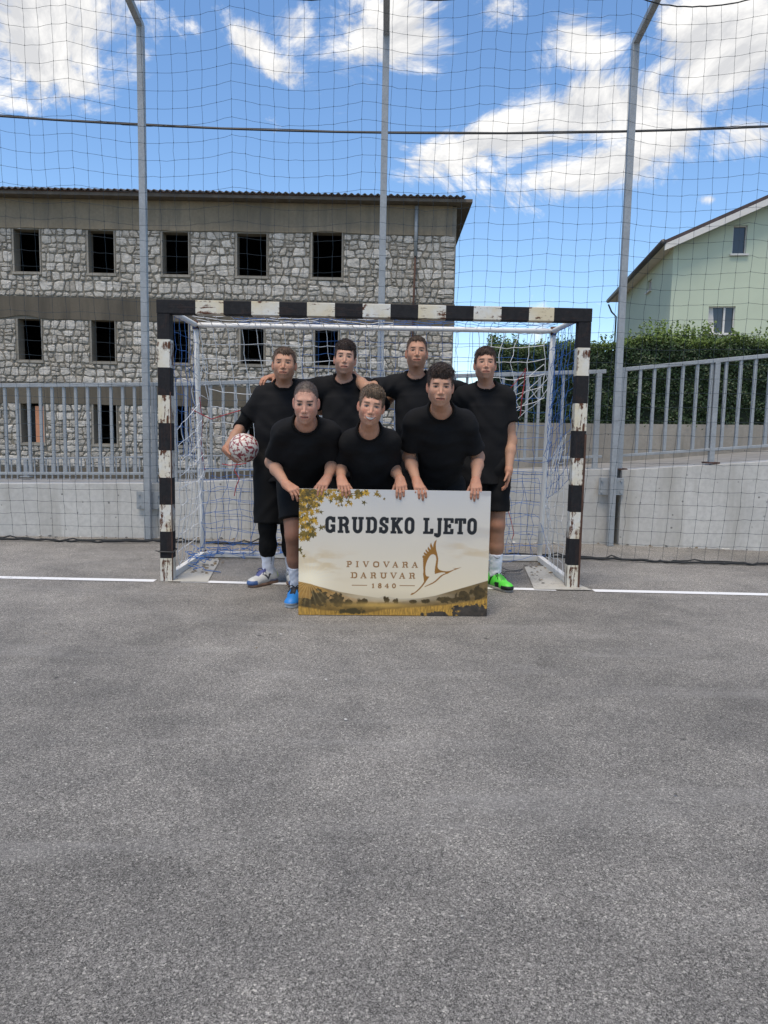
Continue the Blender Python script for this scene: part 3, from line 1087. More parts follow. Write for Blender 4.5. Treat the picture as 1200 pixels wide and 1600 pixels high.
def htop(x):
    return 2.40 + .04 * math.sin(x * 1.9) + .03 * math.sin(x * 5.3 + 1) + float(np.interp(x, [1.4, 1.7, 3.5, 4.4, 4.9, 5.6, 8], [-.06, .0, .07, .05, .10, .14, .2]))


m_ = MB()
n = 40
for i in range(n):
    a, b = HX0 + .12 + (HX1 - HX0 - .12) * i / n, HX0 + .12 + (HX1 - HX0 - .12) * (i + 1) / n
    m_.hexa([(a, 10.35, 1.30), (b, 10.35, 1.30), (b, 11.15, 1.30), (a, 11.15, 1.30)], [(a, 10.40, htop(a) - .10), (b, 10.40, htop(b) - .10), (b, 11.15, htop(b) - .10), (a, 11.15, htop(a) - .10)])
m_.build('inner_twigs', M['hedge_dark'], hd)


def leaves(n, sampler, size, name, mat, parent):
    """n small folded leaves; sampler returns (pos, outward normal)"""
    vs = np.zeros((n, 4, 3)); col = np.zeros((n, 4, 4))
    for i in range(n):
        p, nr_, tone = sampler()
        d = RNG.normal(size=3) * .75 + nr_; d /= np.linalg.norm(d)
        u = RNG.normal(size=3); u -= d * u.dot(d); u /= np.linalg.norm(u)
        w = np.cross(d, u)
        s = size * RNG.uniform(.6, 1.3)
        vs[i] = [p - u * s, p - w * s * .5 + d * s * .1, p + u * s, p + w * s * .5 + d * s * .1]
        col[i, :] = (*tone, 1)
    me = bpy.data.meshes.new(name)
    me.from_pydata(vs.reshape(-1, 3).tolist(), [], [(4 * i, 4 * i + 1, 4 * i + 2, 4 * i + 3) for i in range(n)])
    at_ = me.color_attributes.new('col', 'FLOAT_COLOR', 'POINT')
    at_.data.foreach_set('color', col.reshape(-1))
    me.materials.append(mat)
    return link(name, me, None, parent)


def mat_leaf():
    m = attr_mat('leaf', .5, .4)
    b = m.node_tree.nodes['Principled BSDF']
    b.inputs['Transmission Weight'].default_value = 0
    return m


M['leaf'] = mat_leaf()


def hedge_sample():
    x = RNG.uniform(HX0, HX1 if RNG.random() < .25 else 6.2)
    r = RNG.random()
    t = htop(x)
    if r < .62:
        z = 1.24 + (t - 1.24) * RNG.random(); y = 10.36 - abs(RNG.normal(0, .05)) + .07 * math.sin(x * 7 + z * 5) * math.sin(z * 9 + x * 2.2); nn = np.array((0, -1, .25))
    elif r < .92:
        z = t + RNG.normal(0, .035) - .03; y = RNG.uniform(10.3, 11.1); nn = np.array((0, -.2, 1.0))
    else:
        x = HX0 + abs(RNG.normal(0, .06)); z = 1.25 + (t - 1.25) * RNG.random(); y = RNG.uniform(10.32, 11.1); nn = np.array((-1, -.2, .2))
    fresh = max(0, (z - (t - .16)) / .16)
    g = RNG.uniform(.6, 1.25)
    tone = np.array((.024, .050, .013)) * g * (1 - .0) + np.array((.13, .17, .02)) * min(1, fresh) * RNG.uniform(.2, 1)
    return np.array((x, y, z)), nn, tone


fo = leaves(52000, hedge_sample, .021, 'foliage', M['leaf'], hd)
tag(fo, kind='stuff')


def shoot_sample():
    k = RNG.integers(0, 240)
    rr = np.random.default_rng(int(k) + 5)
    x = [rr.uniform(3.6, 4.5), rr.uniform(HX0, 6.5)][int(rr.random() < .6)]
    y = rr.uniform(10.35, 10.8); h = rr.uniform(.08, .26) * (1.3 if 3.6 < x < 4.5 or x > 5.2 else .8)
    lean = rr.normal(0, .06, 2)
    s = RNG.random()
    p = np.array((x + lean[0] * s + RNG.normal(0, .008), y + lean[1] * s + RNG.normal(0, .008), htop(x) - .04 + h * s))
    return p, np.array((0, -.3, .6)), np.array((.15, .22, .035)) * RNG.uniform(.6, 1.2)


tag(leaves(5200, shoot_sample, .020, 'young_shoots', M['leaf'], hd), kind='stuff')

# ================================================================ goal
goal = empty('goal', (-.09, 5.45, 0))
tag(goal, 'rusty black and white hooped football goal with white and blue nets', 'goal')
PW = .092


def post(xa, xb, name='post'):
    m_ = MB()
    y0a, y0b = GY(xa), GY(xb)
    m_.hexa([(0, 0, 0), (xb - xa, y0b - y0a, 0), (xb - xa, y0b - y0a + PW, 0), (0, y0a - y0a + PW, 0)],
            [(0, 0, 1.958), (xb - xa, y0b - y0a, 1.958), (xb - xa, y0b - y0a + PW, 1.958), (0, PW, 1.958)])
    return m_


gm_post = mat_goal('goal_post_paint', 'Z', .025, 9, .508)
gm_bar = mat_goal('goal_bar_paint', 'X', -.279, 2.86, .54)
m_ = post(gx0, gx0 + PW); o = m_.build('post', gm_post, goal, bevel=.004); o.location = (gx0, GY(gx0), 0)
pl_ = o
m_ = post(gx1 - PW, gx1); o = m_.build('post', gm_post, goal, bevel=.004); o.location = (gx1 - PW, GY(gx1 - PW), 0)
o['label'] = 'right post, brown rust along its outer edge'
m_ = MB()
L_ = gx1 - gx0
m_.hexa([(-.002, -.003, 0), (L_ + .002, -.003 + L_ * .0105, 0), (L_ + .002, PW + L_ * .0105, 0), (-.002, PW, 0)],
        [(-.002, -.003, .097), (L_ + .002, -.003 + L_ * .0105, .097), (L_ + .002, PW + L_ * .0105, .097), (-.002, PW, .097)])
o = m_.build('crossbar', gm_bar, goal, bevel=.004); o.location = (gx0, GY(gx0), 1.958)
# rust strip where sheet edges have lost their paint
m_ = MB(); m_.box((gx1 - .012, GY(gx1) - .0035, .0), (gx1 + .0025, GY(gx1) + .02, 1.15)); m_.build('rust_edge', M['rust'], goal)
m_ = MB(); m_.box((gx0 + PW - .004, GY(gx0) - .0035, .0), (gx0 + PW + .0025, GY(gx0) + .008, 1.40)); m_.build('rust_edge', M['rust'], goal)
BL, BR = Vector((-1.60, 6.50, .03)), Vector((1.415, 6.62, .03))
TL, TR = Vector((-1.575, 6.20, 1.985)), Vector((1.372, 6.24, 1.995))
FL, FR = Vector((gx0 + .055, 5.54, .03)), Vector((gx1 - .045, 5.57, .03))
UL, UR = Vector((gx0 + .07, 5.53, 1.99)), Vector((gx1 - .06, 5.56, 2.0))


def tube_part(name, a, b, r, mat='white_tube'):
    m__ = MB()
    pts_ = [a.lerp(b, i / 6) for i in range(7)]
    m__.tube(pts_, r, 10)
    return m__.build(name, M[mat], goal, smooth=True)


tube_part('back_upright', BL, TL, .021); tube_part('back_upright', BR, TR, .023)
tube_part('top_back_bar', TL, TR, .021)
tube_part('top_arm', UL, TL, .021); tube_part('top_arm', UR, TR, .021)
for a, b in ((FL, BL), (FR, BR), (BL, BR)):
    m_ = MB(); m_.bar(a, b, .045, .05); m_.build('ground_bar', M['white_tube'], goal, bevel=.004)
for c in (BL, BR, TL, TR):
    m_ = MB(); m_.tube([c - Vector((0, 0, .035)), c + Vector((0, 0, .035))], .026, 10); m_.build('corner_joint', M['rust'], goal, smooth=True)
m_ = MB(); yy = GY(gx0); m_.tube([(gx0 - .006, yy - .006, .225), (gx0 + PW + .006, yy - .006, .222), (gx0 + PW + .006, yy + PW + .006, .232), (gx0 - .006, yy + PW + .006, .228), (gx0 - .006, yy - .006, .225)], .006, 6)
m_.tube([(gx0 + PW + .004, yy, .222), (gx0 + PW + .03, yy + .02, .25)], .004, 5); m_.tube([(gx0 - .004, yy, .225), (gx0 - .03, yy - .01, .232)], .004, 5)
m_.build('cable_tie', M['black_plastic'], goal)


def net_panel(mb_, P00, P10, P11, P01, nu_, nv_, r, amp, seed, keep=None, sag=0.0, push=Vector((0, 0, 0))):
    """net between four corners (P00-P10 top edge); push bulges it, keep(u, v) tells which strands survive"""
    rr = random.Random(seed)
    G = []
    for i in range(nu_ + 1):
        row = []
        for j in range(nv_ + 1):
            u, v = i / nu_, j / nv_
            p = P00.lerp(P10, u).lerp(P01.lerp(P11, u), v)
            edge = math.sin(math.pi * min(1, v * 1.15)) * (0.3 + .7 * math.sin(math.pi * u))
            p = p + push * edge
            a = amp * min(1, v * 3 + .1)
            p = p + Vector((wob(i * .6, j * .8, seed), wob(i * .5, j * .7, seed + 3), wob(i * .8, j * .5, seed + 5) - sag * v * 10)) * a
            row.append(p)
        G.append(row)
    for i in range(nu_ + 1):
        run = []
        for j in range(nv_ + 1):
            if keep and not keep(i / nu_, j / nv_):
                if len(run) > 1: strand(mb_, run, r, amp * .35)
                run = []
            else: run.append(G[i][j])
        if len(run) > 1: strand(mb_, run, r, amp * .35)
    for j in range(nv_ + 1):
        run = []
        for i in range(nu_ + 1):
            if keep and not keep(i / nu_, j / nv_):
                if len(run) > 1: strand(mb_, run, r, amp * .35)
                run = []
            else: run.append(G[i][j])
        if len(run) > 1: strand(mb_, run, r, amp * .35)
    return G


V = Vector
# white net: back left, roof left half, lower sides, torn flap by the right upright
m_ = MB()
net_panel(m_, TL + V((.03, 0, -.02)), TL.lerp(TR, .52) + V((0, 0, -.02)), V((.05, 6.33, .70)), V((-1.42, 6.33, .68)), 13, 10, .0033, .022, 3,
          keep=lambda u, v: v < .72 + .3 * math.sin(u * 9) ** 2 - .25 * u, push=V((0, .08, 0)))
net_panel(m_, UL + V((.05, 0, .02)), UL.lerp(UR, .55) + V((0, 0, .02)), TL.lerp(TR, .55), TL + V((.04, 0, .01)), 14, 5, .0033, .020, 9, sag=.03)
net_panel(m_, V((gx0 + .1, 5.55, 1.12)), V((-1.55, 6.22, 1.35)), V((-1.60, 6.36, .06)), V((gx0 + .09, 5.56, .10)), 6, 9, .0030, .024, 14, push=V((.06, 0, 0)))
net_panel(m_, V((-1.56, 6.16, 1.80)), V((-1.50, 6.24, 1.70)), V((-1.56, 6.40, .50)), V((-1.62, 6.10, .55)), 2, 11, .0033, .040, 18)
net_panel(m_, V((gx1 - .12, 5.58, 1.15)), V((1.43, 6.30, .98)), V((1.45, 6.60, .05)), V((gx1 - .10, 5.60, .05)), 6, 10, .0028, .022, 21, push=V((-.06, 0, 0)))
net_panel(m_, TR + V((-.62, 0, -.02)), TR + V((-.06, 0, -.02)), V((1.30, 6.20, 1.42)), V((.80, 6.30, 1.30)), 5, 5, .0032, .03, 27, push=V((-.05, -.05, 0)))
net_panel(m_, V((1.30, 6.20, 1.72)), V((1.36, 6.25, 1.55)), V((.98, 6.28, 1.10)), V((.80, 6.30, 1.25)), 3, 4, .0032, .03, 29)
m_.build('white_net', M['net_white'], goal)
# blue net: right half, both upper sides and the whole lower back
m_ = MB()
net_panel(m_, V((-1.58, 6.30, .80)), V((1.42, 6.45, .82)), V((1.43, 6.60, .05)), V((-1.58, 6.46, .05)), 28, 8, .0021, .026, 31, push=V((0, .10, 0)))
net_panel(m_, V((-1.50, 6.38, .74)), V((1.35, 6.50, .76)), V((1.46, 6.55, .04)), V((-1.62, 6.42, .04)), 20, 6, .0020, .04, 33, push=V((0, -.03, 0)))
net_panel(m_, TL.lerp(TR, .30), TR + V((-.03, 0, 0)), V((1.42, 6.45, .80)), V((-.70, 6.40, .80)), 16, 11, .0020, .022, 36, push=V((0, .09, 0)))
net_panel(m_, UL.lerp(UR, .12) + V((0, 0, .03)), UR + V((-.05, 0, .03)), TR + V((-.04, 0, .03)), TL.lerp(TR, .12) + V((0, 0, .03)), 26, 6, .0021, .020, 41, sag=.03)
net_panel(m_, UL + V((.02, .03, -.03)), TL + V((.02, 0, -.03)), V((-1.58, 6.36, .85)), V((gx0 + .1, 5.56, .95)), 5, 9, .0022, .022, 44)
net_panel(m_, UR + V((-.02, .03, -.03)), TR + V((-.01, 0, -.03)), V((1.44, 6.55, .55)), V((gx1 - .1, 5.58, .80)), 7, 12, .0022, .024, 47)
net_panel(m_, UR + V((-.04, .1, -.03)), TR + V((-.06, -.05, -.06)), V((1.40, 6.35, .90)), V((1.28, 5.9, 1.0)), 4, 8, .0018, .035, 48)
rr = random.Random(5)
for k in range(34):                                       # bunched slack along the ground bars
    s = rr.random() ** 1.6
    base_ = FL.lerp(BL, rr.uniform(.25, 1)) if k < 14 else BL.lerp(BR, s)
    pts_ = [base_ + V((rr.gauss(0, .025), rr.gauss(0, .03), abs(rr.gauss(.03, .02))))]
    for q in range(5):
        pts_.append(pts_[-1] + V((rr.gauss(.02, .05), rr.gauss(0, .04), rr.gauss(0, .02))))
        pts_[-1].z = max(.012, min(.14, pts_[-1].z))
    m_.tube(pts_, .0032, 4)
m_.build('blue_net', M['net_blue'], goal)
# red lashing cords
m_ = MB(); m_.tube([at(300, 640, 6.1), at(330, 655, 6.15), at(352, 648, 6.2), at(380, 640, 6.2), at(405, 655, 6.2)], .004, 4); m_.build('red_cord', M['cord_red'], goal)
m_ = MB(); m_.tube([at(370, 708, 6.2), at(371, 722, 6.2), at(366, 735, 6.2), at(374, 748, 6.2), at(369, 760, 6.2), at(366, 775, 6.2)], .004, 4); m_.build('red_cord', M['cord_red'], goal)
m_ = MB(); m_.tube([at(347, 725, 6.25), at(358, 727, 6.2), at(372, 726, 6.2), at(385, 724, 6.2)], .004, 4); m_.build('red_cord', M['cord_red'], goal)
m_ = MB(); m_.tube([at(821, 576, 6.15), at(819, 600, 6.2), at(815, 625, 6.2), at(813, 650, 6.25)], .005, 4); m_.build('red_cord', M['cord_red'], goal)
m_ = MB(); m_.tube([at(822, 577, 6.15), at(810, 592, 6.2), at(798, 606, 6.2)], .003, 4); m_.build('red_cord', M['cord_red'], goal)
m_ = MB(); m_.tube([at(793, 795, 6.4), at(799, 815, 6.4), at(803, 835, 6.4), at(800, 842, 6.4)], .003, 4); m_.build('red_cord', M['cord_red'], goal)
m_ = MB(); m_.tube([at(312, 620, 6.2), at(316, 660, 6.25), at(314, 700, 6.3), at(320, 735, 6.35)], .004, 4); m_.build('red_cord', M['cord_red'], goal)

# loose bits on the ground
m_ = MB(); m_.tube([at(785, 877, 6.1) * 1, at(793, 881, 6.0), at(806, 882.5, 5.98), at(818, 879, 6.05), at(812, 883, 5.96), at(790, 884, 5.93)], .008, 6)
for i, v_ in enumerate(m_.v): m_.v[i] = (v_[0], v_[1], max(.006, v_[2] * .3 + .006))
tag(m_.build('black_strap', M['black_plastic'], smooth=True), 'loose black strap lying beside the right end of the back bar', 'strap')


def litter(n_, gen, name, label, cols, size):
    mb_ = MB()
    for k in range(n_):
        x, y = gen()
        a = random.random() * 6.28; s = size * random.uniform(.5, 1.5)
        pts_ = []
        for q in range(5):
            b = a + q * 1.257 + random.gauss(0, .2)
            pts_.append((x + math.cos(b) * s, y + math.sin(b) * s * random.uniform(.4, 1), .006 + random.random() * s * .5))
        c_ = (x, y, .008 + s * .5)
        mb_.add(pts_ + [c_], [(i, (i + 1) % 5, 5) for i in range(5)], random.randrange(len(cols)))
    o_ = mb_.build(name, cols)
    tag(o_, label, 'litter', kind='stuff')


M['leaf_dry'] = simple('leaf_dry', (.17, .125, .07), .9, .4, 30)
M['paper'] = simple('paper', (.6, .58, .53), .9, .2, 30)
M['grit'] = simple('grit', (.09, .085, .075), .9, .4, 30)
litter(150, lambda: ((lambda x: (x, (WY(x) if x < 2.35 else RY(x)) - abs(random.gauss(.01, .05))))(random.uniform(-6, 5))), 'wall_foot_litter',
       'dry leaves and grit along the foot of the walls', [M['leaf_dry'], M['grit'], M['grit'], M['paper']], .016)
litter(60, lambda: (random.choice([lambda: (random.uniform(-1.52, -1.36), random.uniform(5.7, 6.5)), lambda: (random.uniform(1.20, 1.42), random.uniform(5.55, 6.55))])()), 'goal_corner_litter',
       'dry twigs and leaves beside the ground bars of the goal', [M['leaf_dry'], M['grit'], M['leaf_dry']], .015)

litter(70, lambda: (random.uniform(-2.2, 2.2), random.uniform(1.3, 7.0)), 'court_pebbles',
       'small loose pebbles and grit scattered over the open asphalt', [M['grit'], M['grit'], M['leaf_dry'], M['concrete']], .0055)

# ================================================================ printed board
def vnoise(x, y, seed):
    r = np.random.default_rng(seed)
    T_ = r.random((64, 64))
    xi, yi = np.floor(x).astype(int), np.floor(y).astype(int)
    fx, fy = x - xi, y - yi
    fx, fy = fx * fx * (3 - 2 * fx), fy * fy * (3 - 2 * fy)
    a = T_[xi % 64, yi % 64]; b = T_[(xi + 1) % 64, yi % 64]; c = T_[xi % 64, (yi + 1) % 64]; d = T_[(xi + 1) % 64, (yi + 1) % 64]
    return (a * (1 - fx) + b * fx) * (1 - fy) + (c * (1 - fx) + d * fx) * fy


def fbm(x, y, seed, oct_=4):
    s = 0; a = .5
    for k in range(oct_):
        s = s + a * vnoise(x * 2 ** k + 17 * k, y * 2 ** k + 5 * k, seed + k); a *= .5
    return s / (1 - .5 ** oct_)


def s2l(c):
    c = np.asarray(c, float) / 255
    return np.where(c <= .04045, c / 12.92, ((c + .055) / 1.055) ** 2.4)


def inside(px_, py_, poly):
    r = np.zeros(px_.shape, bool)
    n_ = len(poly)
    for i in range(n_):
        x0, y0 = poly[i]; x1, y1 = poly[(i + 1) % n_]
        if y0 == y1: continue
        c = ((y0 > py_) != (y1 > py_)) & (px_ < (x1 - x0) * (py_ - y0) / (y1 - y0) + x0)
        r ^= c
    return r


def seg_d(X_, Y_, a, b):
    ax, ay = a; bx, by = b
    dx, dy = bx - ax, by - ay
    t = np.clip(((X_ - ax) * dx + (Y_ - ay) * dy) / (dx * dx + dy * dy + 1e-12), 0, 1)
    return np.hypot(X_ - ax - t * dx, Y_ - ay - t * dy)


def arc(cx, cy, rx, ry, a0, a1, n_=10):
    return [(cx + rx * math.cos(math.radians(a0 + (a1 - a0) * i / n_)), cy + ry * math.sin(math.radians(a0 + (a1 - a0) * i / n_))) for i in range(n_ + 1)]


# glyphs: unit box, y upwards; ('s', polyline) stem weight, ('t', polyline) thin weight
GL = {
    'G': [('s', [(.13, .28), (.13, .72)]), ('s', arc(.5, .72, .37, .21, 180, 75)), ('s', arc(.5, .28, .37, .21, 180, 285)), ('s', [(.6, .925), (.86, .80)]), ('s', [(.87, .66), (.87, .97)]), ('s', [(.6, .08), (.86, .2)]), ('s', [(.87, .06), (.87, .42)]), ('t', [(.55, .44), (1, .44)])],
    'R': [('s', [(.24, .05), (.24, .95)]), ('t', [(0, .93), (.6, .93)]), ('t', [(0, .06), (.46, .06)]), ('s', arc(.58, .71, .24, .22, 90, -90)), ('t', [(.2, .49), (.6, .49)]), ('s', [(.60, .49), (.76, .36), (.80, .06)]), ('t', [(.74, .06), (1, .06)])],
    'U': [('s', [(.22, .93), (.22, .3)]), ('s', arc(.5, .29, .28, .22, 180, 360)), ('s', [(.78, .93), (.78, .3)]), ('t', [(0, .93), (.44, .93)]), ('t', [(.56, .93), (1, .93)])],
    'D': [('s', [(.24, .06), (.24, .94)]), ('t', [(0, .93), (.6, .93)]), ('t', [(0, .07), (.6, .07)]), ('s', arc(.56, .66, .30, .27, 90, 0)), ('s', [(.86, .66), (.86, .34)]), ('s', arc(.56, .34, .30, .27, 0, -90))],
    'S': [('s', arc(.5, .71, .34, .22, 60, 200)), ('s', [(.2, .62), (.8, .4)]), ('s', arc(.5, .29, .34, .22, 20, -120)), ('s', [(.86, .66), (.86, .96)]), ('s', [(.13, .04), (.13, .36)]), ('t', [(.6, .91), (.86, .8)]), ('t', [(.4, .08), (.13, .2)])],
    'K': [('s', [(.22, .06), (.22, .94)]), ('t', [(0, .93), (.46, .93)]), ('t', [(0, .06), (.46, .06)]), ('s', [(.24, .40), (.78, .92)]), ('s', [(.44, .58), (.82, .06)]), ('t', [(.56, .93), (1, .93)]), ('t', [(.60, .06), (1, .06)])],
    'O': [('s', arc(.5, .70, .36, .23, 180, 0)), ('s', [(.14, .7), (.14, .3)]), ('s', arc(.5, .30, .36, .23, 180, 360)), ('s', [(.86, .7), (.86, .3)])],
    'L': [('s', [(.30, .06), (.30, .94)]), ('t', [(0, .93), (.60, .93)]), ('t', [(0, .06), (1, .06)]), ('s', [(.92, .05), (.92, .30)])],
    'J': [('s', [(.68, .93), (.68, .0)]), ('s', arc(.38, 0.0, .30, .13, 0, -110)), ('t', [(.34, .93), (1, .93)]), ('s', [(.12, -.14), (.12, .02)])],
    'E': [('s', [(.26, .06), (.26, .94)]), ('t', [(0, .93), (1, .93)]), ('t', [(0, .06), (1, .06)]), ('t', [(.26, .50), (.68, .50)]), ('s', [(.92, .72), (.92, .95)]), ('s', [(.92, .05), (.92, .30)]), ('t', [(.68, .38), (.68, .62)])],
    'T': [('s', [(.5, .06), (.5, .93)]), ('t', [(0, .93), (1, .93)]), ('t', [(.24, .06), (.76, .06)]), ('s', [(.07, .68), (.07, .95)]), ('s', [(.93, .68), (.93, .95)])],
    'P': [('s', [(.26, .05), (.26, .95)]), ('t', [(0, .96), (.6, .96)]), ('t', [(0, .04), (.52, .04)]), ('s', arc(.54, .71, .34, .25, 90, -90)), ('t', [(.26, .46), (.56, .46)])],
    'I': [('s', [(.5, .05), (.5, .95)]), ('t', [(.1, .96), (.9, .96)]), ('t', [(.1, .04), (.9, .04)])],
    'V': [('s', [(.14, .95), (.52, .05)]), ('t', [(.52, .05), (.86, .95)]), ('t', [(0, .96), (.34, .96)]), ('t', [(.66, .96), (1, .96)])],
    'A': [('t', [(.14, .05), (.5, .97)]), ('s', [(.48, .97), (.84, .05)]), ('t', [(.25, .36), (.72, .36)]), ('t', [(0, .04), (.32, .04)]), ('t', [(.62, .04), (1, .04)])],
    '1': [('s', [(.55, .05), (.55, .95)]), ('t', [(.1, .75), (.55, .95)]), ('t', [(.15, .04), (.95, .04)])],
    '8': [('s', arc(.5, .74, .30, .21, 0, 360, 18)), ('s', arc(.5, .27, .36, .24, 0, 360, 18))],
    '4': [('s', [(.68, .05), (.68, .95)]), ('t', [(.68, .95), (.05, .30)]), ('t', [(.05, .30), (1, .30)]), ('t', [(.45, .04), (.92, .04)])],
    '0': [('s', arc(.5, .5, .36, .44, 0, 360, 22))],
}
NU, NV = 520, 344
bx0, bx1, by0, by1 = 466.0, 762.5, 767.0, 963.0
iu = (np.arange(NU) + .5) / NU; jv = (np.arange(NV) + .5) / NV
GX, GYY = np.meshgrid(bx0 + iu * (bx1 - bx0), by0 + jv * (by1 - by0), indexing='ij')
u_, v_ = (GX - bx0) / (bx1 - bx0), (GYY - by0) / (by1 - by0)
sky_t = np.clip(v_ / .8, 0, 1)[..., None]
img = s2l((194, 192, 190)) * (1 - sky_t) + s2l((220, 206, 178)) * sky_t
cl = fbm(u_ * 5 + 3, v_ * 9, 3, 5)
cm = np.clip((cl - .50) * 5, 0, 1) * np.clip((u_ - .55) * 3, 0, 1) * np.clip(1 - v_ * 1.5, 0, 1)
img = img * (1 - .55 * cm[..., None]) + s2l((150, 148, 152)) * .55 * cm[..., None]
cm = np.clip((fbm(u_ * 7, v_ * 16 + 5, 9, 5) - .5) * 6, 0, 1) * np.exp(-((u_ - .12) / .13) ** 2 - ((v_ - .60) / .10) ** 2) * 1.6
cm += np.clip((fbm(u_ * 6 + 2, v_ * 16 + 1, 12, 5) - .5) * 6, 0, 1) * np.exp(-((u_ - .93) / .14) ** 2 - ((v_ - .45) / .10) ** 2)
cm = np.clip(cm, 0, 1)[..., None]
img = img * (1 - .7 * cm) + s2l((196, 172, 132)) * .7 * cm
glow = np.exp(-((GX - 482) / 26) ** 2 - ((GYY - 908) / 22) ** 2)[..., None]
img = img * (1 - glow * .8) + s2l((250, 240, 215)) * glow * .8


def over(mask, col):
    global img
    mask = np.clip(mask, 0, 1)[..., None]
    img = img * (1 - mask) + np.asarray(col) * mask


def below(line, soft=.6):
    xs_, ys_ = zip(*line)
    return np.clip((GYY - np.interp(GX, xs_, ys_)) / soft, 0, 1)


gn = fbm(GX / 9, GYY / 5, 21, 5)
over(below([(466, 960), (560, 945), (600, 932), (625, 936), (660, 935), (700, 940), (762, 960)]), s2l((150, 140, 122)))
over(below([(466, 912), (490, 916), (530, 926), (560, 931), (600, 936), (640, 938), (762, 950)]), s2l((150, 128, 92)) * (0.7 + .7 * gn[..., None]))
over(below([(466, 910), (485, 914), (520, 926), (545, 934), (575, 941), (762, 960)]), s2l((158, 118, 56)) * (.6 + .85 * gn[..., None]))
over(below([(466, 970), (610, 944), (640, 938), (680, 931), (710, 922), (740, 913), (763, 906)]), s2l((112, 92, 58)) * (.65 + .75 * gn[..., None]))
over(below([(466, 936), (500, 938), (560, 943), (620, 941), (690, 938), (730, 934), (763, 928)]), s2l((118, 92, 44)) * (.4 + 1.2 * gn[..., None]))
hz = np.exp(-((GYY - 934) / 8) ** 2) * np.exp(-((GX - 612) / 75) ** 2) * .75
over(hz, s2l((206, 192, 164)))
# trees
tr = fbm(GX / 4, GYY / 4, 33, 4)
for (tx, ty, rx, ry) in [(500, 936, 14, 12), (527, 940, 11, 11), (566, 943, 8, 7), (604, 939, 5, 6), (617, 941, 5, 4), (545, 943, 6, 5), (590, 948, 6, 4), (645, 941, 6, 3), (692, 937, 10, 5), (724, 932, 12, 7), (750, 926, 14, 9), (480, 945, 10, 7), (665, 940, 7, 3), (710, 938, 8, 4)]:
    d = np.hypot((GX - tx) / rx, (GYY - ty) / ry)
    over(np.clip((1.1 - d - (tr - .5) * 1.6) * 5, 0, 1), s2l((74, 60, 32)) * (.4 + 1.3 * tr[..., None]))
# golden grass
gr_ = fbm(GX / 1.3, GYY / 5, 41, 3)
over(below([(466, 948), (500, 953), (540, 957), (570, 959), (600, 952), (650, 948), (700, 944), (740, 938), (763, 933)], 3) * (.55 + .45 * gr_), s2l((184, 142, 62)) * (.4 + 1.1 * gr_[..., None]))
over(np.exp(-((GX - 590) / 50) ** 2 - ((GYY - 947) / 4) ** 2) * .8, s2l((198, 160, 84)))
over(np.clip((1.0 - np.hypot((GX - 548) / 26, (GYY - 957) / 5) - (tr - .5)) * 3, 0, 1), s2l((66, 56, 28)))
rk = fbm(GX / 5, GYY / 4, 51, 5)
over(np.clip((1.05 - np.hypot((GX - 738) / 30, (GYY - 957) / 13) - (rk - .5) * 1.2) * 6, 0, 1), s2l((62, 56, 50)) * (.3 + 1.4 * rk[..., None]))
over(np.clip((1.05 - np.hypot((GX - 682) / 22, (GYY - 962) / 6) - (rk - .5) * 1.2) * 6, 0, 1), s2l((62, 56, 50)) * (.3 + 1.4 * rk[..., None]))
# sun rays on the left slope
ang = np.arctan2(GYY - 909, GX - 482)
over(np.clip(np.sin(ang * 26) - .2, 0, 1) * np.exp(-np.hypot(GX - 482, GYY - 909) / 14) * .8, s2l((250, 225, 160)))
# maple leaves, top left
lr = random.Random(4)


def maple(cx, cy, s, rot):
    pts_ = []
    for k in range(10):
        a = rot + k * math.pi / 5
        rr_ = s * ((1.0 if k % 4 else 1.25) if k % 2 == 0 else .42)
        pts_.append((cx + rr_ * math.cos(a), cy + rr_ * math.sin(a)))
    return pts_


spots = []
for k in range(330):
    t_ = lr.random()
    if t_ < .5: c_ = (466 + abs(lr.gauss(0, 17)), 770 + abs(lr.gauss(0, 26)))
    elif t_ < .8: c_ = (lr.uniform(476, 546), 767 + abs(lr.gauss(4, 9)))
    elif t_ < .93: c_ = (lr.uniform(466, 492), lr.uniform(812, 846))
    else: c_ = (lr.choice([555, 562, 568, 584, 590]) + lr.gauss(0, 3), 769 + abs(lr.gauss(2, 6)))
    spots.append(c_)
spots += [(470, 866), (474, 871), (468, 861)]
for c_ in spots:
    s_ = lr.uniform(2.6, 5.4)
    tone = lr.choice([(150, 118, 36), (176, 136, 40), (120, 98, 34), (92, 80, 34), (196, 152, 48)])
    m2 = (np.abs(GX - c_[0]) < 9) & (np.abs(GYY - c_[1]) < 9)
    if not m2.any(): continue
    k_ = inside(GX, GYY, maple(c_[0], c_[1], s_, lr.random() * 6.28)) & m2
    img[k_] = s2l(tone) * lr.uniform(.75, 1.15)
k_ = (fbm(GX / 3, GYY / 3, 71, 3) > .45) & (np.hypot((GX - 466) / 30, (GYY - 780) / 22) < 1)
img[k_] = img[k_] * .35 + s2l((70, 58, 26)) * .65


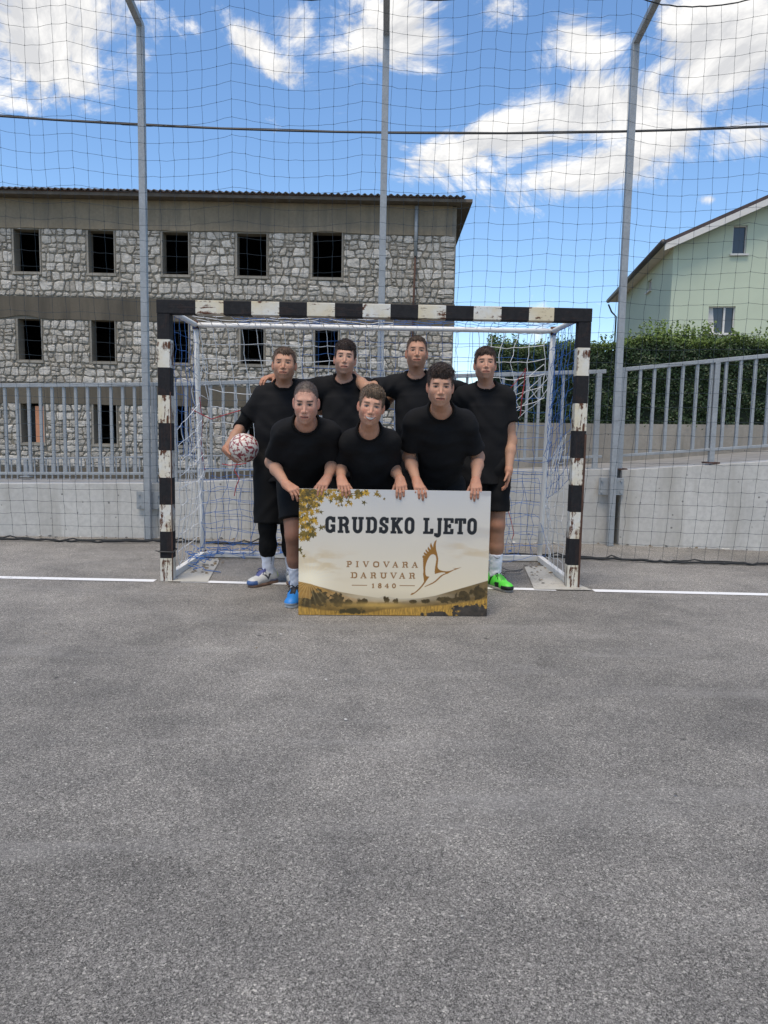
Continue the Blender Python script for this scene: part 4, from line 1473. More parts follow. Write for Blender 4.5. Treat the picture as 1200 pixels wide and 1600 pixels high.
def text(s, boxes, yb, yt, hs_, ht_, col):
    for ch, (xa, xb) in zip(s, boxes):
        w, h = xb - xa, yb - yt
        m2 = (GX > xa - 6) & (GX < xb + 6) & (GYY > yt - 6) & (GYY < yb + 12)
        X_, Y_ = GX[m2], GYY[m2]
        dd = np.full(X_.shape, 99.0)
        for kind_, pl2 in GL[ch]:
            hw = hs_ if kind_ == 's' else ht_
            ix, iy = min(hw, w * .3), hw if False else 0
            q = [(xa + ix * .35 + p[0] * (w - ix * .7), yb - iy - p[1] * h) for p in pl2]
            if len(q) == 2:                              # square-ended stroke
                (ax_, ay_), (bx_, by_) = q
                L_s = math.hypot(bx_ - ax_, by_ - ay_); tx_, ty_ = (bx_ - ax_) / L_s, (by_ - ay_) / L_s
                sa = (X_ - ax_) * tx_ + (Y_ - ay_) * ty_; pp = np.abs((X_ - ax_) * ty_ - (Y_ - ay_) * tx_)
                dd = np.minimum(dd, np.maximum(pp - hw, np.maximum(-sa, sa - L_s) - hw * .25)); continue
            for a, b in zip(q[:-1], q[1:]):
                dd = np.minimum(dd, seg_d(X_, Y_, a, b) - hw)
        al = np.clip(.5 - dd / .6, 0, 1)[:, None]
        img[m2] = img[m2] * (1 - al) + np.asarray(col) * al


f1 = lambda v: 495 + v / 4.615
text('GRUDSKOLJETO', [(f1(a), f1(b)) for a, b in ((53, 125), (140, 228), (240, 328), (340, 425), (437, 505), (518, 608), (618, 692), (752, 825), (835, 890), (897, 970), (982, 1060), (1070, 1142))],
     833.8, 809.4, 2.75, 2.05, s2l((14, 18, 26)))
f2 = lambda v: 530 + v / 9.23
brown = s2l((138, 96, 44))
text('PIVOVARA', [(f2(a), f2(b)) for a, b in ((92, 172), (222, 272), (325, 418), (468, 570), (617, 715), (750, 838), (892, 982), (1030, 1122))], 887.2, 878.2, 1.02, .62, brown)
text('DARUVAR', [(f2(a), f2(b)) for a, b in ((153, 255), (293, 385), (437, 525), (575, 680), (722, 822), (850, 943), (995, 1087))], 904.6, 895.4, 1.02, .62, brown)
text('1840', [(f2(a), f2(b)) for a, b in ((460, 498), (548, 605), (645, 708), (750, 812))], 919.8, 912.6, .92, .55, brown)
for a, b in ((170, 393), (862, 1085)):
    over((GX > f2(a)) & (GX < f2(b)) & (np.abs(GYY - 915.9) < .55), brown)
crane = [(598, 92), (583, 190), (592, 280), (618, 370), (636, 450), (632, 540), (626, 600), (640, 640), (680, 670), (740, 685), (800, 690), (860, 682), (930, 655), (965, 640), (912, 624), (985, 630), (1085, 608), (1000, 645), (930, 672), (870, 706), (820, 736), (795, 742),
         (740, 766), (690, 806), (640, 856), (595, 896), (540, 931), (470, 961), (385, 997), (400, 976), (470, 941), (540, 905), (590, 870), (640, 821), (690, 771), (740, 741), (785, 725), (760, 712), (700, 712), (640, 725), (580, 745), (575, 700), (580, 620), (592, 540), (600, 470), (595, 420),
         (575, 385), (540, 370), (500, 380), (465, 420), (435, 480), (412, 550), (400, 620), (398, 690), (405, 750), (425, 785), (480, 795), (440, 850), (400, 915), (360, 970), (310, 1030), (260, 1075), (210, 1115), (170, 1140), (125, 1150), (150, 1110), (200, 1098), (240, 1066), (290, 1014), (340, 954),
         (380, 890), (370, 820), (358, 750), (362, 690), (358, 620), (354, 540), (346, 540), (356, 525), (346, 500), (356, 480), (344, 470), (354, 450), (336, 430), (340, 400), (365, 390), (395, 405), (358, 360), (368, 330), (395, 350), (425, 358), (391, 310), (400, 275), (430, 310), (460, 328), (431, 270), (440, 225), (465, 262), (495, 282), (473, 210), (492, 152), (515, 205), (535, 245), (538, 190), (560, 130)]
cp = [(630 + a / 12, 835 + b / 12) for a, b in crane]
sub = np.zeros(GX.shape)
for ox in (-.18, .18):
    for oy in (-.18, .18):
        sub += inside(GX + ox, GYY + oy, cp)
over(sub / 4, s2l((142, 98, 36)))

BA, BB = Vector((-.519, 4.487, 0)), Vector((.657, 4.545, 0))
bdir = (BB - BA).normalized(); bw_ = (BB - BA).length; bh_ = .784
bn = Vector((bdir.y, -bdir.x, 0))
board = empty('advertising_board', (BA + BB) / 2)
tag(board, 'printed landscape board lettered GRUDSKO LJETO held upright by the three front players', 'board')
TH = .012
m_ = MB(); q0, q1 = BA + Vector((0, 0, .004)), BB + Vector((0, 0, .004))
m_.hexa([q0, q1, q1 - bn * TH, q0 - bn * TH], [p + Vector((0, 0, bh_)) for p in (q0, q1, q1 - bn * TH, q0 - bn * TH)])
m_.build('panel', simple('board_core', (.68, .68, .67), .6, .05), board)
gu_ = np.linspace(0, 1, NU + 1); gv_ = np.linspace(0, 1, NV + 1)
A_, B_ = np.meshgrid(gu_, gv_, indexing='ij')
P3 = np.stack([q0.x + bdir.x * bw_ * A_ + bn.x * .0015, q0.y + bdir.y * bw_ * A_ + bn.y * .0015, q0.z + bh_ * (1 - B_)], -1).reshape(-1, 3)
idx = (np.arange(NU)[:, None] * (NV + 1) + np.arange(NV)[None, :])
quads = np.stack([idx, idx + 1, idx + NV + 2, idx + NV + 1], -1).reshape(-1, 4)


def np_mesh(name, verts, quads_, mats, smooth=True, vcol=None, fcol=None):
    me = bpy.data.meshes.new(name)
    nv, nf = len(verts), len(quads_)
    me.vertices.add(nv); me.vertices.foreach_set('co', np.ascontiguousarray(verts, np.float32).ravel())
    me.loops.add(nf * 4); me.loops.foreach_set('vertex_index', np.ascontiguousarray(quads_, np.int32).ravel())
    me.polygons.add(nf); me.polygons.foreach_set('loop_start', np.arange(nf, dtype=np.int32) * 4)
    try: me.polygons.foreach_set('loop_total', np.full(nf, 4, np.int32))
    except Exception: pass
    me.update(calc_edges=True)
    if smooth: me.polygons.foreach_set('use_smooth', np.ones(nf, bool))
    if vcol is not None:
        a = me.color_attributes.new('col', 'FLOAT_COLOR', 'POINT')
        a.data.foreach_set('color', np.concatenate([vcol, np.ones((nv, 1))], 1).astype(np.float32).ravel())
    if fcol is not None:
        a = me.color_attributes.new('col', 'FLOAT_COLOR', 'CORNER')
        a.data.foreach_set('color', np.repeat(np.concatenate([fcol, np.ones((nf, 1))], 1), 4, 0).astype(np.float32).ravel())
    for m__ in mats: me.materials.append(m__)
    me.validate()
    return me


M['print'] = attr_mat('printed_vinyl', .38, .5)
link('printed_face', np_mesh('printed_face', P3, quads, (M['print'],), False, fcol=np.clip(img.reshape(-1, 3), 0, 1)), None, board)

# ================================================================ people: smooth-union distance fields turned into meshes
def nrm(v):
    v = np.asarray(v, float)
    return v / (np.linalg.norm(v) + 1e-12)


class Field:
    def __init__(self, lo, hi, h):
        self.lo = np.asarray(lo, float); self.h = h
        self.n = np.ceil((np.asarray(hi, float) - self.lo) / h).astype(int) + 1
        self.ax = [self.lo[i] + h * np.arange(self.n[i]) for i in range(3)]
        self.D = np.full(self.n, .08, np.float32)

    def sl(self, lo, hi):
        s = []
        for i in range(3):
            a = int(max(0, math.floor((lo[i] - self.lo[i]) / self.h))); b = int(min(self.n[i], math.ceil((hi[i] - self.lo[i]) / self.h) + 1))
            if b <= a: return None
            s.append(slice(a, b))
        return tuple(s)

    def pts(self, s):
        return (self.ax[0][s[0]][:, None, None], self.ax[1][s[1]][None, :, None], self.ax[2][s[2]][None, None, :])

    def put(self, s, d, k, op='u'):
        D = self.D[s]
        if op == 'u':
            if k > 0:
                h = np.maximum(k - np.abs(D - d), 0) / k
                self.D[s] = np.minimum(D, d) - h * h * k * .25
            else: self.D[s] = np.minimum(D, d)
        else:                                            # subtract
            d = -d
            if k > 0:
                h = np.maximum(k - np.abs(D - d), 0) / k
                self.D[s] = np.maximum(D, d) + h * h * k * .25
            else: self.D[s] = np.maximum(D, d)

    def rc(self, a, b, ra, rb, k=.02, op='u'):
        a, b = np.asarray(a, float), np.asarray(b, float)
        m = max(ra, rb) + k + .02
        s = self.sl(np.minimum(a, b) - m, np.maximum(a, b) + m)
        if s is None: return
        x, y, z = self.pts(s); d = b - a; L2 = d @ d + 1e-12
        t = np.clip(((x - a[0]) * d[0] + (y - a[1]) * d[1] + (z - a[2]) * d[2]) / L2, 0, 1)
        q = np.sqrt((x - a[0] - t * d[0]) ** 2 + (y - a[1] - t * d[1]) ** 2 + (z - a[2] - t * d[2]) ** 2) - (ra + (rb - ra) * t)
        self.put(s, q.astype(np.float32), k, op)

    def el(self, c, r, k=.02, R=None, op='u'):
        c, r = np.asarray(c, float), np.asarray(r, float)
        m = r.max() + k + .02
        s = self.sl(c - m, c + m)
        if s is None: return
        x, y, z = self.pts(s); x, y, z = x - c[0], y - c[1], z - c[2]
        if R is not None:
            x, y, z = [R[0, i] * x + R[1, i] * y + R[2, i] * z for i in range(3)]
        k0 = np.sqrt((x / r[0]) ** 2 + (y / r[1]) ** 2 + (z / r[2]) ** 2)
        k1 = np.sqrt((x / r[0] ** 2) ** 2 + (y / r[1] ** 2) ** 2 + (z / r[2] ** 2) ** 2) + 1e-9
        self.put(s, (k0 * (k0 - 1) / k1).astype(np.float32), k, op)

    def loft(self, O, R, st, k=.03):
        """st rows: s, rx, ry, ox, oy along R's third column"""
        st = np.asarray(st, float)
        x, y, z = self.pts((slice(None),) * 3); x, y, z = x - O[0], y - O[1], z - O[2]
        X, Y, S = [R[0, i] * x + R[1, i] * y + R[2, i] * z for i in range(3)]
        rx, ry, oy = [np.interp(S, st[:, 0], st[:, i]) for i in (1, 2, 3)]
        Y = Y - oy
        k0 = np.sqrt((X / rx) ** 2 + (Y / ry) ** 2); k1 = np.sqrt((X / rx ** 2) ** 2 + (Y / ry ** 2) ** 2) + 1e-9
        d = np.maximum(k0 * (k0 - 1) / k1, np.maximum(st[0, 0] - S, S - st[-1, 0]))
        self.put((slice(None),) * 3, d.astype(np.float32), k)

    def plane(self, p, n, k=.004):
        """keep the side away from n"""
        x, y, z = self.pts((slice(None),) * 3)
        d = (x - p[0]) * n[0] + (y - p[1]) * n[1] + (z - p[2]) * n[2]
        self.put((slice(None),) * 3, -d.astype(np.float32), k, 's')

    def mesh(self):
        D = self.D; n = self.n; S = D < 0
        S8 = S.astype(np.int8)
        cnt = sum(S8[i:n[0] - 1 + i, j:n[1] - 1 + j, k:n[2] - 1 + k] for i in (0, 1) for j in (0, 1) for k in (0, 1))
        act = (cnt > 0) & (cnt < 8)
        I = np.argwhere(act)
        if len(I) == 0: return np.zeros((0, 3)), np.zeros((0, 4), int)
        ids = np.full(act.shape, -1, np.int64); ids[act] = np.arange(len(I))
        acc = np.zeros((len(I), 3)); c = np.zeros(len(I))
        cor = [(i, j, k) for i in (0, 1) for j in (0, 1) for k in (0, 1)]
        vals = {q: D[I[:, 0] + q[0], I[:, 1] + q[1], I[:, 2] + q[2]].astype(float) for q in cor}
        for q in cor:
            for a in range(3):
                if q[a]: continue
                q2 = list(q); q2[a] = 1; q2 = tuple(q2)
                d0, d1 = vals[q], vals[q2]
                mk = (d0 < 0) != (d1 < 0)
                t = np.where(mk, d0 / (d0 - d1 + (d0 == d1)), 0)
                p = np.tile(np.array(q, float), (len(I), 1)); p[:, a] += t
                acc[mk] += p[mk]; c[mk] += 1
        V_ = (I + acc / c[:, None]) * self.h + self.lo
        Q = []
        for a in range(3):
            b, e = (a + 1) % 3, (a + 2) % 3
            s0 = [slice(None)] * 3; s1 = [slice(None)] * 3
            s0[a] = slice(0, n[a] - 1); s1[a] = slice(1, n[a])
            df = S8[tuple(s0)] - S8[tuple(s1)]
            E = np.argwhere(df != 0)
            E = E[(E[:, b] > 0) & (E[:, e] > 0) & (E[:, b] < n[b] - 1) & (E[:, e] < n[e] - 1)]
            sg = df[E[:, 0], E[:, 1], E[:, 2]]

            def cell(db, de):
                F = E.copy(); F[:, b] += db; F[:, e] += de
                return ids[F[:, 0], F[:, 1], F[:, 2]]
            q = np.stack([cell(-1, -1), cell(0, -1), cell(0, 0), cell(-1, 0)], 1)
            q[sg < 0] = q[sg < 0][:, ::-1]
            Q.append(q)
        Q = np.concatenate(Q)
        Q = Q[(Q >= 0).all(1)]
        return V_, Q


def box_of(pts, m):
    P = np.array(pts, float)
    return P.min(0) - m, P.max(0) + m


def wrinkle(F, amp, seed, fx=18.0):
    x, y, z = F.pts((slice(None),) * 3)
    r = np.random.default_rng(seed)
    n = 0
    for k in range(5):
        d = r.normal(size=3) * np.array((1, 1, .9)); d /= np.linalg.norm(d); f = fx * r.uniform(.6, 2.2); ph = r.uniform(0, 6.28, 3)
        w = (x * d[0] + y * d[1] + z * d[2]) * f
        n = n + np.sin(w * 2.2 + ph[0] + 1.4 * np.sin((x * d[2] + z * d[0]) * f * .8 + ph[1])) * (1 / (1 + .35 * k))
    F.D += (n * amp * .5).astype(np.float32)


M['skin'] = attr_mat('skin', .60, .30, .12, 260, .12)
M['hair'] = attr_mat('hair', .55, .35)


def mat_cloth(name, col, rough=.92):
    m, nt, b = new_mat(name)
    t = NT(nt)
    c = t.coord('Object')
    n = t.noise(c, 6, 4)
    t.l.new(t.ramp(n, [(.3, tuple(x * .8 for x in col)), (.7, tuple(x * 1.2 for x in col))]), b.inputs['Base Color'])
    b.inputs['Roughness'].default_value = rough
    b.inputs['Specular IOR Level'].default_value = .18
    t.l.new(t.bump(t.noise(c, 700, 2), .25, .001), b.inputs['Normal'])
    return m


M['black_cloth'] = mat_cloth('black_cloth', (.0095, .0095, .0105))
M['black_rib'] = mat_cloth('black_rib', (.0055, .0055, .006), .95)
M['black_shorts'] = mat_cloth('black_shorts', (.0060, .0060, .0065), .8)
M['legging'] = mat_cloth('black_legging', (.0050, .0050, .0052), .85)
M['sock'] = mat_cloth('white_sock', (.66, .67, .72))
M['sock_print'] = simple('sock_print', (.02, .02, .03), .9)
M['shoe'] = attr_mat('shoe', .5, .4)
M['sole_grey'] = simple('sole_grey', (.30, .29, .27), .7, .3, 30)
M['sole_gum'] = simple('sole_gum', (.17, .10, .065), .7, .3, 30)
M['sole_white'] = simple('sole_white', (.62, .62, .60), .7, .3, 30)
M['lace_black'] = simple('lace_black', (.012, .012, .013), .8)
M['lace_blue'] = simple('lace_blue', (.02, .025, .14), .8)


def rot_head(yaw, pitch, roll):
    """columns: head x (image right), y (where the face looks), z up. yaw>0 turns to image right, pitch>0 looks down, roll>0 tilts to image right"""
    base = np.array([[1, 0, 0], [0, -1, 0], [0, 0, 1]], float).T      # face looks to -Y
    base = np.stack([np.array((1., 0, 0)), np.array((0, -1., 0)), np.array((0, 0, 1.))], 1)
    a, b, c = map(math.radians, (yaw, pitch, roll))
    Rz = np.array([[math.cos(a), -math.sin(a), 0], [math.sin(a), math.cos(a), 0], [0, 0, 1]])
    Rx = np.array([[1, 0, 0], [0, math.cos(b), -math.sin(b)], [0, math.sin(b), math.cos(b)]])
    Ry = np.array([[math.cos(c), 0, math.sin(c)], [0, 1, 0], [-math.sin(c), 0, math.cos(c)]])
    return Rz @ Ry @ Rx @ base


def sstep(a, b, x):
    t = np.clip((x - a) / (b - a), 0, 1)
    return t * t * (3 - 2 * t)


def make_head(sp, neck_pts):
    """neck_pts: head-local points (neck top, neck base); returns local verts, quads, colours"""
    fw = sp.get('face_w', 1.0); jaw = sp.get('jaw', 1.0) * .93; smile = sp.get('smile', 0)
    F = Field((-.10, -.125, -.235), (.10, .13, .135), .0023)
    F.el((0, -.014, .034), (.0735 * fw, .092, .082), .02)
    F.el((0, .022, -.016), (.0600 * fw, .067, .086), .03)
    F.el((0, .032, -.066), (.042 * fw * jaw, .051, .046), .03)
    F.el((0, .068, -.099), (.020 * jaw, .016, .013), .018)
    for s in (-1, 1):
        F.el((s * .039 * fw * jaw, .006, -.050), (.018, .028, .028), .04)
        F.el((s * .035 * fw, .056, -.026), (.024, .026, .024), .035)
    F.rc((-.032, .078, .024), (.032, .078, .024), .008, .008, .022)
    for s in (-1, 1):
        F.el((s * .0315, .100, .002), (.0180, .016, .0108), .012, None, 's')
        F.el((s * .0315, .0745, .001), (.0155, .0125, .0115), .005)
        F.rc((s * .021, .082, .0105), (s * .043, .077, .0095), .0026, .0026, .006)      # upper lid
    nl = sp.get('nose', 1.0)
    F.rc((0, .084, .008), (0, .084 + .022 * nl, -.034), .0068, .0100, .014)
    for s in (-1, 1):
        F.el((s * .0130, .092, -.038), (.0075, .011, .0075), .006)
        F.el((s * .0068, .100, -.0475), (.0036, .006, .003), .003, None, 's')
    mw = .0260 + .007 * smile
    F.el((0, .083, -.067), (.030, .018, .020), .02)
    cz = -.0665
    for k in range(7):
        x = -mw + 2 * mw * k / 6
        e = 1 - (x / mw) ** 2
        lift = smile * .006 * (1 - e)
        yy = .0935 - .010 * (x / mw) ** 2
        if k:
            F.rc((xp, yp, cz + .0042 + lp), (x, yy, cz + .0042 + lift), .0042, .0042, .004)
            F.rc((xp, yp - .001, cz - .0052 + lp - .004 * smile), (x, yy - .001, cz - .0052 + lift - .004 * smile), .0048, .0048, .004)
        xp, yp, lp = x, yy, lift
    for k in range(6 if not smile else 0):
        x0, x1 = -mw + 2 * mw * k / 6, -mw + 2 * mw * (k + 1) / 6
        l0, l1 = smile * .006 * (x0 / mw) ** 2, smile * .006 * (x1 / mw) ** 2
        F.rc((x0, .101 - .010 * (x0 / mw) ** 2, cz - .0008 + l0 - .001 * smile), (x1, .101 - .010 * (x1 / mw) ** 2, cz - .0008 + l1 - .001 * smile), .0022 + .0015 * smile, .0022 + .0015 * smile, .002, 's')
    eo = sp.get('ear', 1.0)
    for s in (-1, 1):
        a = s * .5 * eo
        R = np.array([[math.cos(a), -math.sin(a), 0], [math.sin(a), math.cos(a), 0], [0, 0, 1]])
        F.el((s * (.0735 * fw + .004 * eo), -.012, -.008), (.0065, .0185, .031), .008, R)
        F.el((s * (.0735 * fw + .011 * eo), -.004, -.004), (.0045, .009, .017), .005, R, 's')
    a, b = neck_pts
    F.rc(a, b, .053, .060, .028)
    F.rc(np.asarray(a) + (0, .045, -.03), np.asarray(b) + (0, .02, 0), .018, .02, .03)
    # sternomastoids
    for s in (-1, 1): F.rc((s * .05, -.01, -.055), np.asarray(b) + (s * .012, .045, 0), .014, .012, .025)
    V_, Q = F.mesh()
    x, y, z = V_[:, 0], V_[:, 1], V_[:, 2]
    skin = np.array(sp['skin'])
    col = np.tile(skin, (len(V_), 1))

    def tint(mask, c):
        nonlocal col
        m = np.clip(mask, 0, 1)[:, None]
        col = col * (1 - m) + np.asarray(c) * m
    fr = sstep(.02, .05, y)
    red = sp.get('red', .35)
    for s in (-1, 1):
        tint(red * np.exp(-((x - s * .040) / .018) ** 2 - ((z + .030) / .018) ** 2) * fr, skin * (1.06, .72, .68))
    tint(.3 * np.exp(-(x / .014) ** 2 - ((z + .030) / .012) ** 2) * sstep(.085, .1, y), skin * (1.05, .75, .70))
    tint(.45 * sstep(.068 * fw, .078 * fw, np.abs(x)) * (np.abs(z + .008) < .035), skin * (1.05, .66, .60))
    tint(.25 * sstep(.05, .09, z), skin * 1.05)
    tint(.40 * sstep(-.10, -.14, z), skin * (.96, .93, .91))
    # brows
    hair = np.array(sp['hair'])
    for s in (-1, 1):
        xx = (x * s - .0325) / .0205
        zc = .0218 + .0012 * np.clip(xx, -1, 1) - .0042 * np.clip(xx, 0, 1.2) ** 2 + sp.get('brow', 0)
        tint(.92 * np.clip(1.25 - xx ** 4, 0, 1) * np.exp(-((z - zc) / .0043) ** 4) * fr, hair * .8 + .005)
    op = 1.10 * sp.get('eye', 1.0) ** .5
    for s in (-1, 1):
        ex, ez = (x - s * .0315) / .0145, (z - .001) / (.0058 * op)
        lid = 1 - ex ** 2
        tint(.85 * (np.abs(ez) < np.sqrt(np.clip(lid, 0, 1))) * fr, (.30, .27, .255))
        tint(1.0 * (np.hypot((x - s * .0315), (z - .0015)) < .0082) * (np.abs(ez) < np.sqrt(np.clip(lid, 0, 1)) * 1.02) * fr, sp.get('iris', (.022, .015, .011)))
        tint(.9 * np.exp(-((z - (.001 + .0060 * op * np.sqrt(np.clip(lid, 0, 1)))) / .0024) ** 2) * (np.abs(ex) < 1.15) * fr, (.016, .011, .009))
        tint(.35 * np.exp(-((z - (.001 - .0066 * op)) / .003) ** 2) * (np.abs(ex) < 1.0) * fr, skin * (.72, .58, .55))
    lz = z - cz
    fm = sstep(.07, .08, y)
    if not smile:
        lm = np.clip(1.15 - (np.abs(x) / (mw + .002)) ** 3, 0, 1)
        tint(.78 * lm * np.exp(-((lz + .001) / .0084) ** 6) * fm, skin * (.80, .46, .45))
        tint(.95 * np.exp(-((lz + .0008) / .0028) ** 4) * (np.abs(x) < mw * .98) * fm, (.05, .018, .016))
    else:
        q_ = (x / (mw * 1.05)) ** 2
        up_, lo_ = .0040 + .0068 * q_, -.0108 + .0216 * q_
        okx = (q_ < 1)
        tint(.75 * okx * (lz < up_ + .0035) * (lz > lo_ - .0055) * fm, skin * (.66, .36, .34))
        tint(.95 * okx * (lz < up_) * (lz > lo_) * fm, (.10, .03, .028))
        tint(.95 * (q_ < .72) * (lz < up_ - .0005) * (lz > lo_ + .0022) * fm, (.52, .49, .45))
    tint(.8 * np.exp(-((np.abs(x) - .0068) / .0032) ** 2 - ((z + .0465) / .0024) ** 2) * sstep(.085, .09, y), (.06, .025, .02))
    bl = np.sin(x * 310 + 2 * np.sin(z * 170)) * np.sin(z * 260 + y * 210 + sp['seed']) * .04 + np.sin(x * 90 + sp['seed']) * np.sin(z * 75 + 1) * .03
    col = np.clip(col * (1 + bl[:, None] * np.array((.6, 1.0, 1.1))), 0, 1)
    return V_, Q, col


def k0v(P, r):
    return np.sqrt((P[:, 0] / r[0]) ** 2 + ((P[:, 1] + .014) / r[1]) ** 2 + ((P[:, 2] - .034) / r[2]) ** 2)


def make_hair(sp):
    st = sp['style']
    F = Field((-.115, -.13, -.10), (.115, .135, .16), .0026)
    sl = (slice(None),) * 3
    x, y, z = F.pts(sl)
    fw = sp.get('face_w', 1.0)
    r = np.array((.0735 * fw, .092, .082))
    X, Y, Z = x, y + .014, z - .034
    k0 = np.sqrt((X / r[0]) ** 2 + (Y / r[1]) ** 2 + (Z / r[2]) ** 2); k1 = np.sqrt((X / r[0] ** 2) ** 2 + (Y / r[1] ** 2) ** 2 + (Z / r[2] ** 2) ** 2) + 1e-9
    d = k0 * (k0 - 1) / k1
    hl = st['line']
    low = np.interp(y, [-.12, -.04, -.028, -.005, .012, .028, .042, .055, .13], [-.070, -.055, .012, .012, -.020, -.012, .035, hl - .012, hl])
    lowf = lambda xx_, yy_: np.interp(yy_, [-.12, -.04, -.028, -.005, .012, .028, .042, .055, .13], [-.070, -.055, .012, .012, -.020, -.012, .035, hl - .012, hl])
    low = low + .006 * np.sin(x * 160 + 1) * (y > .05) + st.get('peak', 0) * np.exp(-(x / .03) ** 2) * (y > .04)
    topm = sstep(.055, .098, z) * 1.0
    frontm = sstep(-.02, .06, y)
    T = st['side'] * .8 + (st['top'] * .72 - st['side'] * .8) * topm + st.get('front', 0) * .7 * topm * frontm
    ang = x * np.cos(.4) + y * .25
    rough = st.get('rough', .004)
    T = T + rough * topm * (np.sin(ang * 420 + 7 * np.sin(y * 60 + sp['seed'])) * .5 + np.sin(x * 190 + y * 130 + 3 * np.sin(z * 90) + sp['seed']) * .8)
    T = T + .0008 * np.sin(x * 900 + z * 300) * np.sin(z * 700 + y * 500)
    lim = (z - low) / .012
    T = np.where(lim > 0, T * np.clip(lim, 0, 1) ** .5, -.03)
    F.D = (d - T).astype(np.float32)
    V_, Q = F.mesh()
    hair = np.array(sp['hair'])
    rng = np.random.default_rng(sp['seed'])
    side = sstep(.085, .04, V_[:, 2])[:, None] * st.get('fade', .5)
    nz = (.75 + .5 * np.abs(np.sin(V_[:, 0] * 330 + V_[:, 1] * 160 + 2 * np.sin(V_[:, 2] * 200))))[:, None]
    col = hair * nz * (1 - side) + (hair * .6 + np.array(sp['skin']) * .30) * side
    rim = 1 - np.clip((V_[:, 2] - lowf(V_[:, 0], V_[:, 1])) / st.get('rim', .016), 0, 1)
    rim = (rim * st.get('rimk', .5))[:, None]
    col = col * (1 - rim) + np.array(sp['skin']) * .8 * rim
    mb_ = MB(); lc = []
    # separate locks over the brow and crown
    for k in range(int(st.get('locks', 0) * 1.3)):
        fx_ = rng.uniform(-1, 1)
        x0 = fx_ * .060 * fw
        z_end = st['fringe_z'] + rng.normal(0, .007) + .020 * abs(fx_) ** 3 - .006 * math.sin(fx_ * 5 + sp['seed'])
        sw = st.get('sweep', 0) * .030 + rng.normal(0, .008)
        lift = rng.uniform(.002, .010)
        pts_ = []
        for q in range(5):
            s = q / 4
            xx = x0 + sw * s * s
            zz = .034 + .066 + (z_end - .100) * s
            yy = -.014 + .094 * math.sqrt(max(.02, 1 - (xx / (.0770 * fw)) ** 2 - ((zz - .034) / .092) ** 2))
            yy = max(yy, .072 - 8 * xx * xx) if zz < .075 else yy
            pts_.append(Vector((xx, yy + lift * (1 - .55 * s) + st['top'] * .2 * (1 - s), zz + st['top'] * .4 * (1 - s))))
        n0 = len(mb_.v)
        mb_.tube(pts_, .0032, 4, r1=.0006)
        lc += [hair * rng.uniform(.55, 1.4)] * (len(mb_.v) - n0)
    # short strands all over the scalp, combed forward on top and down at the sides
    ns = st.get('strands', 1500)
    pick = rng.integers(0, len(V_), ns * 2)
    P0 = V_[pick]
    nn = np.stack([P0[:, 0] / r[0] ** 2, (P0[:, 1] + .014) / r[1] ** 2, (P0[:, 2] - .034) / r[2] ** 2], 1)
    out_ok = (k0v(P0, r) > 1.0)
    P0, nn = P0[out_ok][:ns], nn[out_ok][:ns]
    nn /= np.linalg.norm(nn, axis=1)[:, None]
    tp = sstep(.06, .10, P0[:, 2])[:, None]
    flow = tp * np.array((st.get('sweep', 0), 1.0, -.1)) + (1 - tp) * np.array((0, -.15, -1.0)) + rng.normal(0, .35, (len(P0), 3))
    flow -= nn * (flow * nn).sum(1)[:, None]; flow /= np.linalg.norm(flow, axis=1)[:, None] + 1e-9
    Ls = (st['side'] * .9 + .004 + (st.get('crown', .015) - st['side'] * .5) * tp[:, 0]) * rng.uniform(.6, 1.3, len(P0))
    Ls = np.clip(Ls, .003, .03)[:, None]
    c1 = np.cross(flow, nn)
    rad = .0011
    ringV, ringQ, ringC = [], [], []
    for q, (s, o_) in enumerate(((0, -.002), (.5, .0035), (1.0, .0015))):
        cpt = P0 + flow * Ls * s + nn * (o_ + st['top'] * .10 * s * tp) 
        rr_ = rad * (1 - .75 * s)
        for (ca, sa) in ((1, 0), (-.5, .87), (-.5, -.87)):
            ringV.append(cpt + c1 * rr_ * ca + nn * rr_ * sa)
    n1 = len(P0); ringV = np.concatenate(ringV)
    ii = np.arange(n1)
    for q in range(2):
        for e in range(3):
            e2 = (e + 1) % 3
            ringQ.append(np.stack([(q * 3 + e) * n1 + ii, (q * 3 + e2) * n1 + ii, ((q + 1) * 3 + e2) * n1 + ii, ((q + 1) * 3 + e) * n1 + ii], 1))
    gcol = np.clip(hair[None] * rng.uniform(.5, 1.6, (n1, 1)), 0, 1)
    gcol = gcol * (1 - .5 * (1 - tp) * st.get('fade', .5)) + np.array(sp['skin']) * .35 * (1 - tp) * st.get('fade', .5) * .5
    Q = np.concatenate([Q, np.concatenate(ringQ) + len(V_)]); V_ = np.concatenate([V_, ringV]); col = np.concatenate([col, np.tile(gcol, (9, 1))])
    if mb_.v:
        V2 = np.array(mb_.v); Q2 = []
        for f in mb_.f: Q2.append(f if len(f) == 4 else (f[0], f[1], f[2], f[-1]))
        Q = np.concatenate([Q, np.array(Q2) + len(V_)]); V_ = np.concatenate([V_, V2]); col = np.concatenate([col, np.array(lc)])
    return V_, Q, col


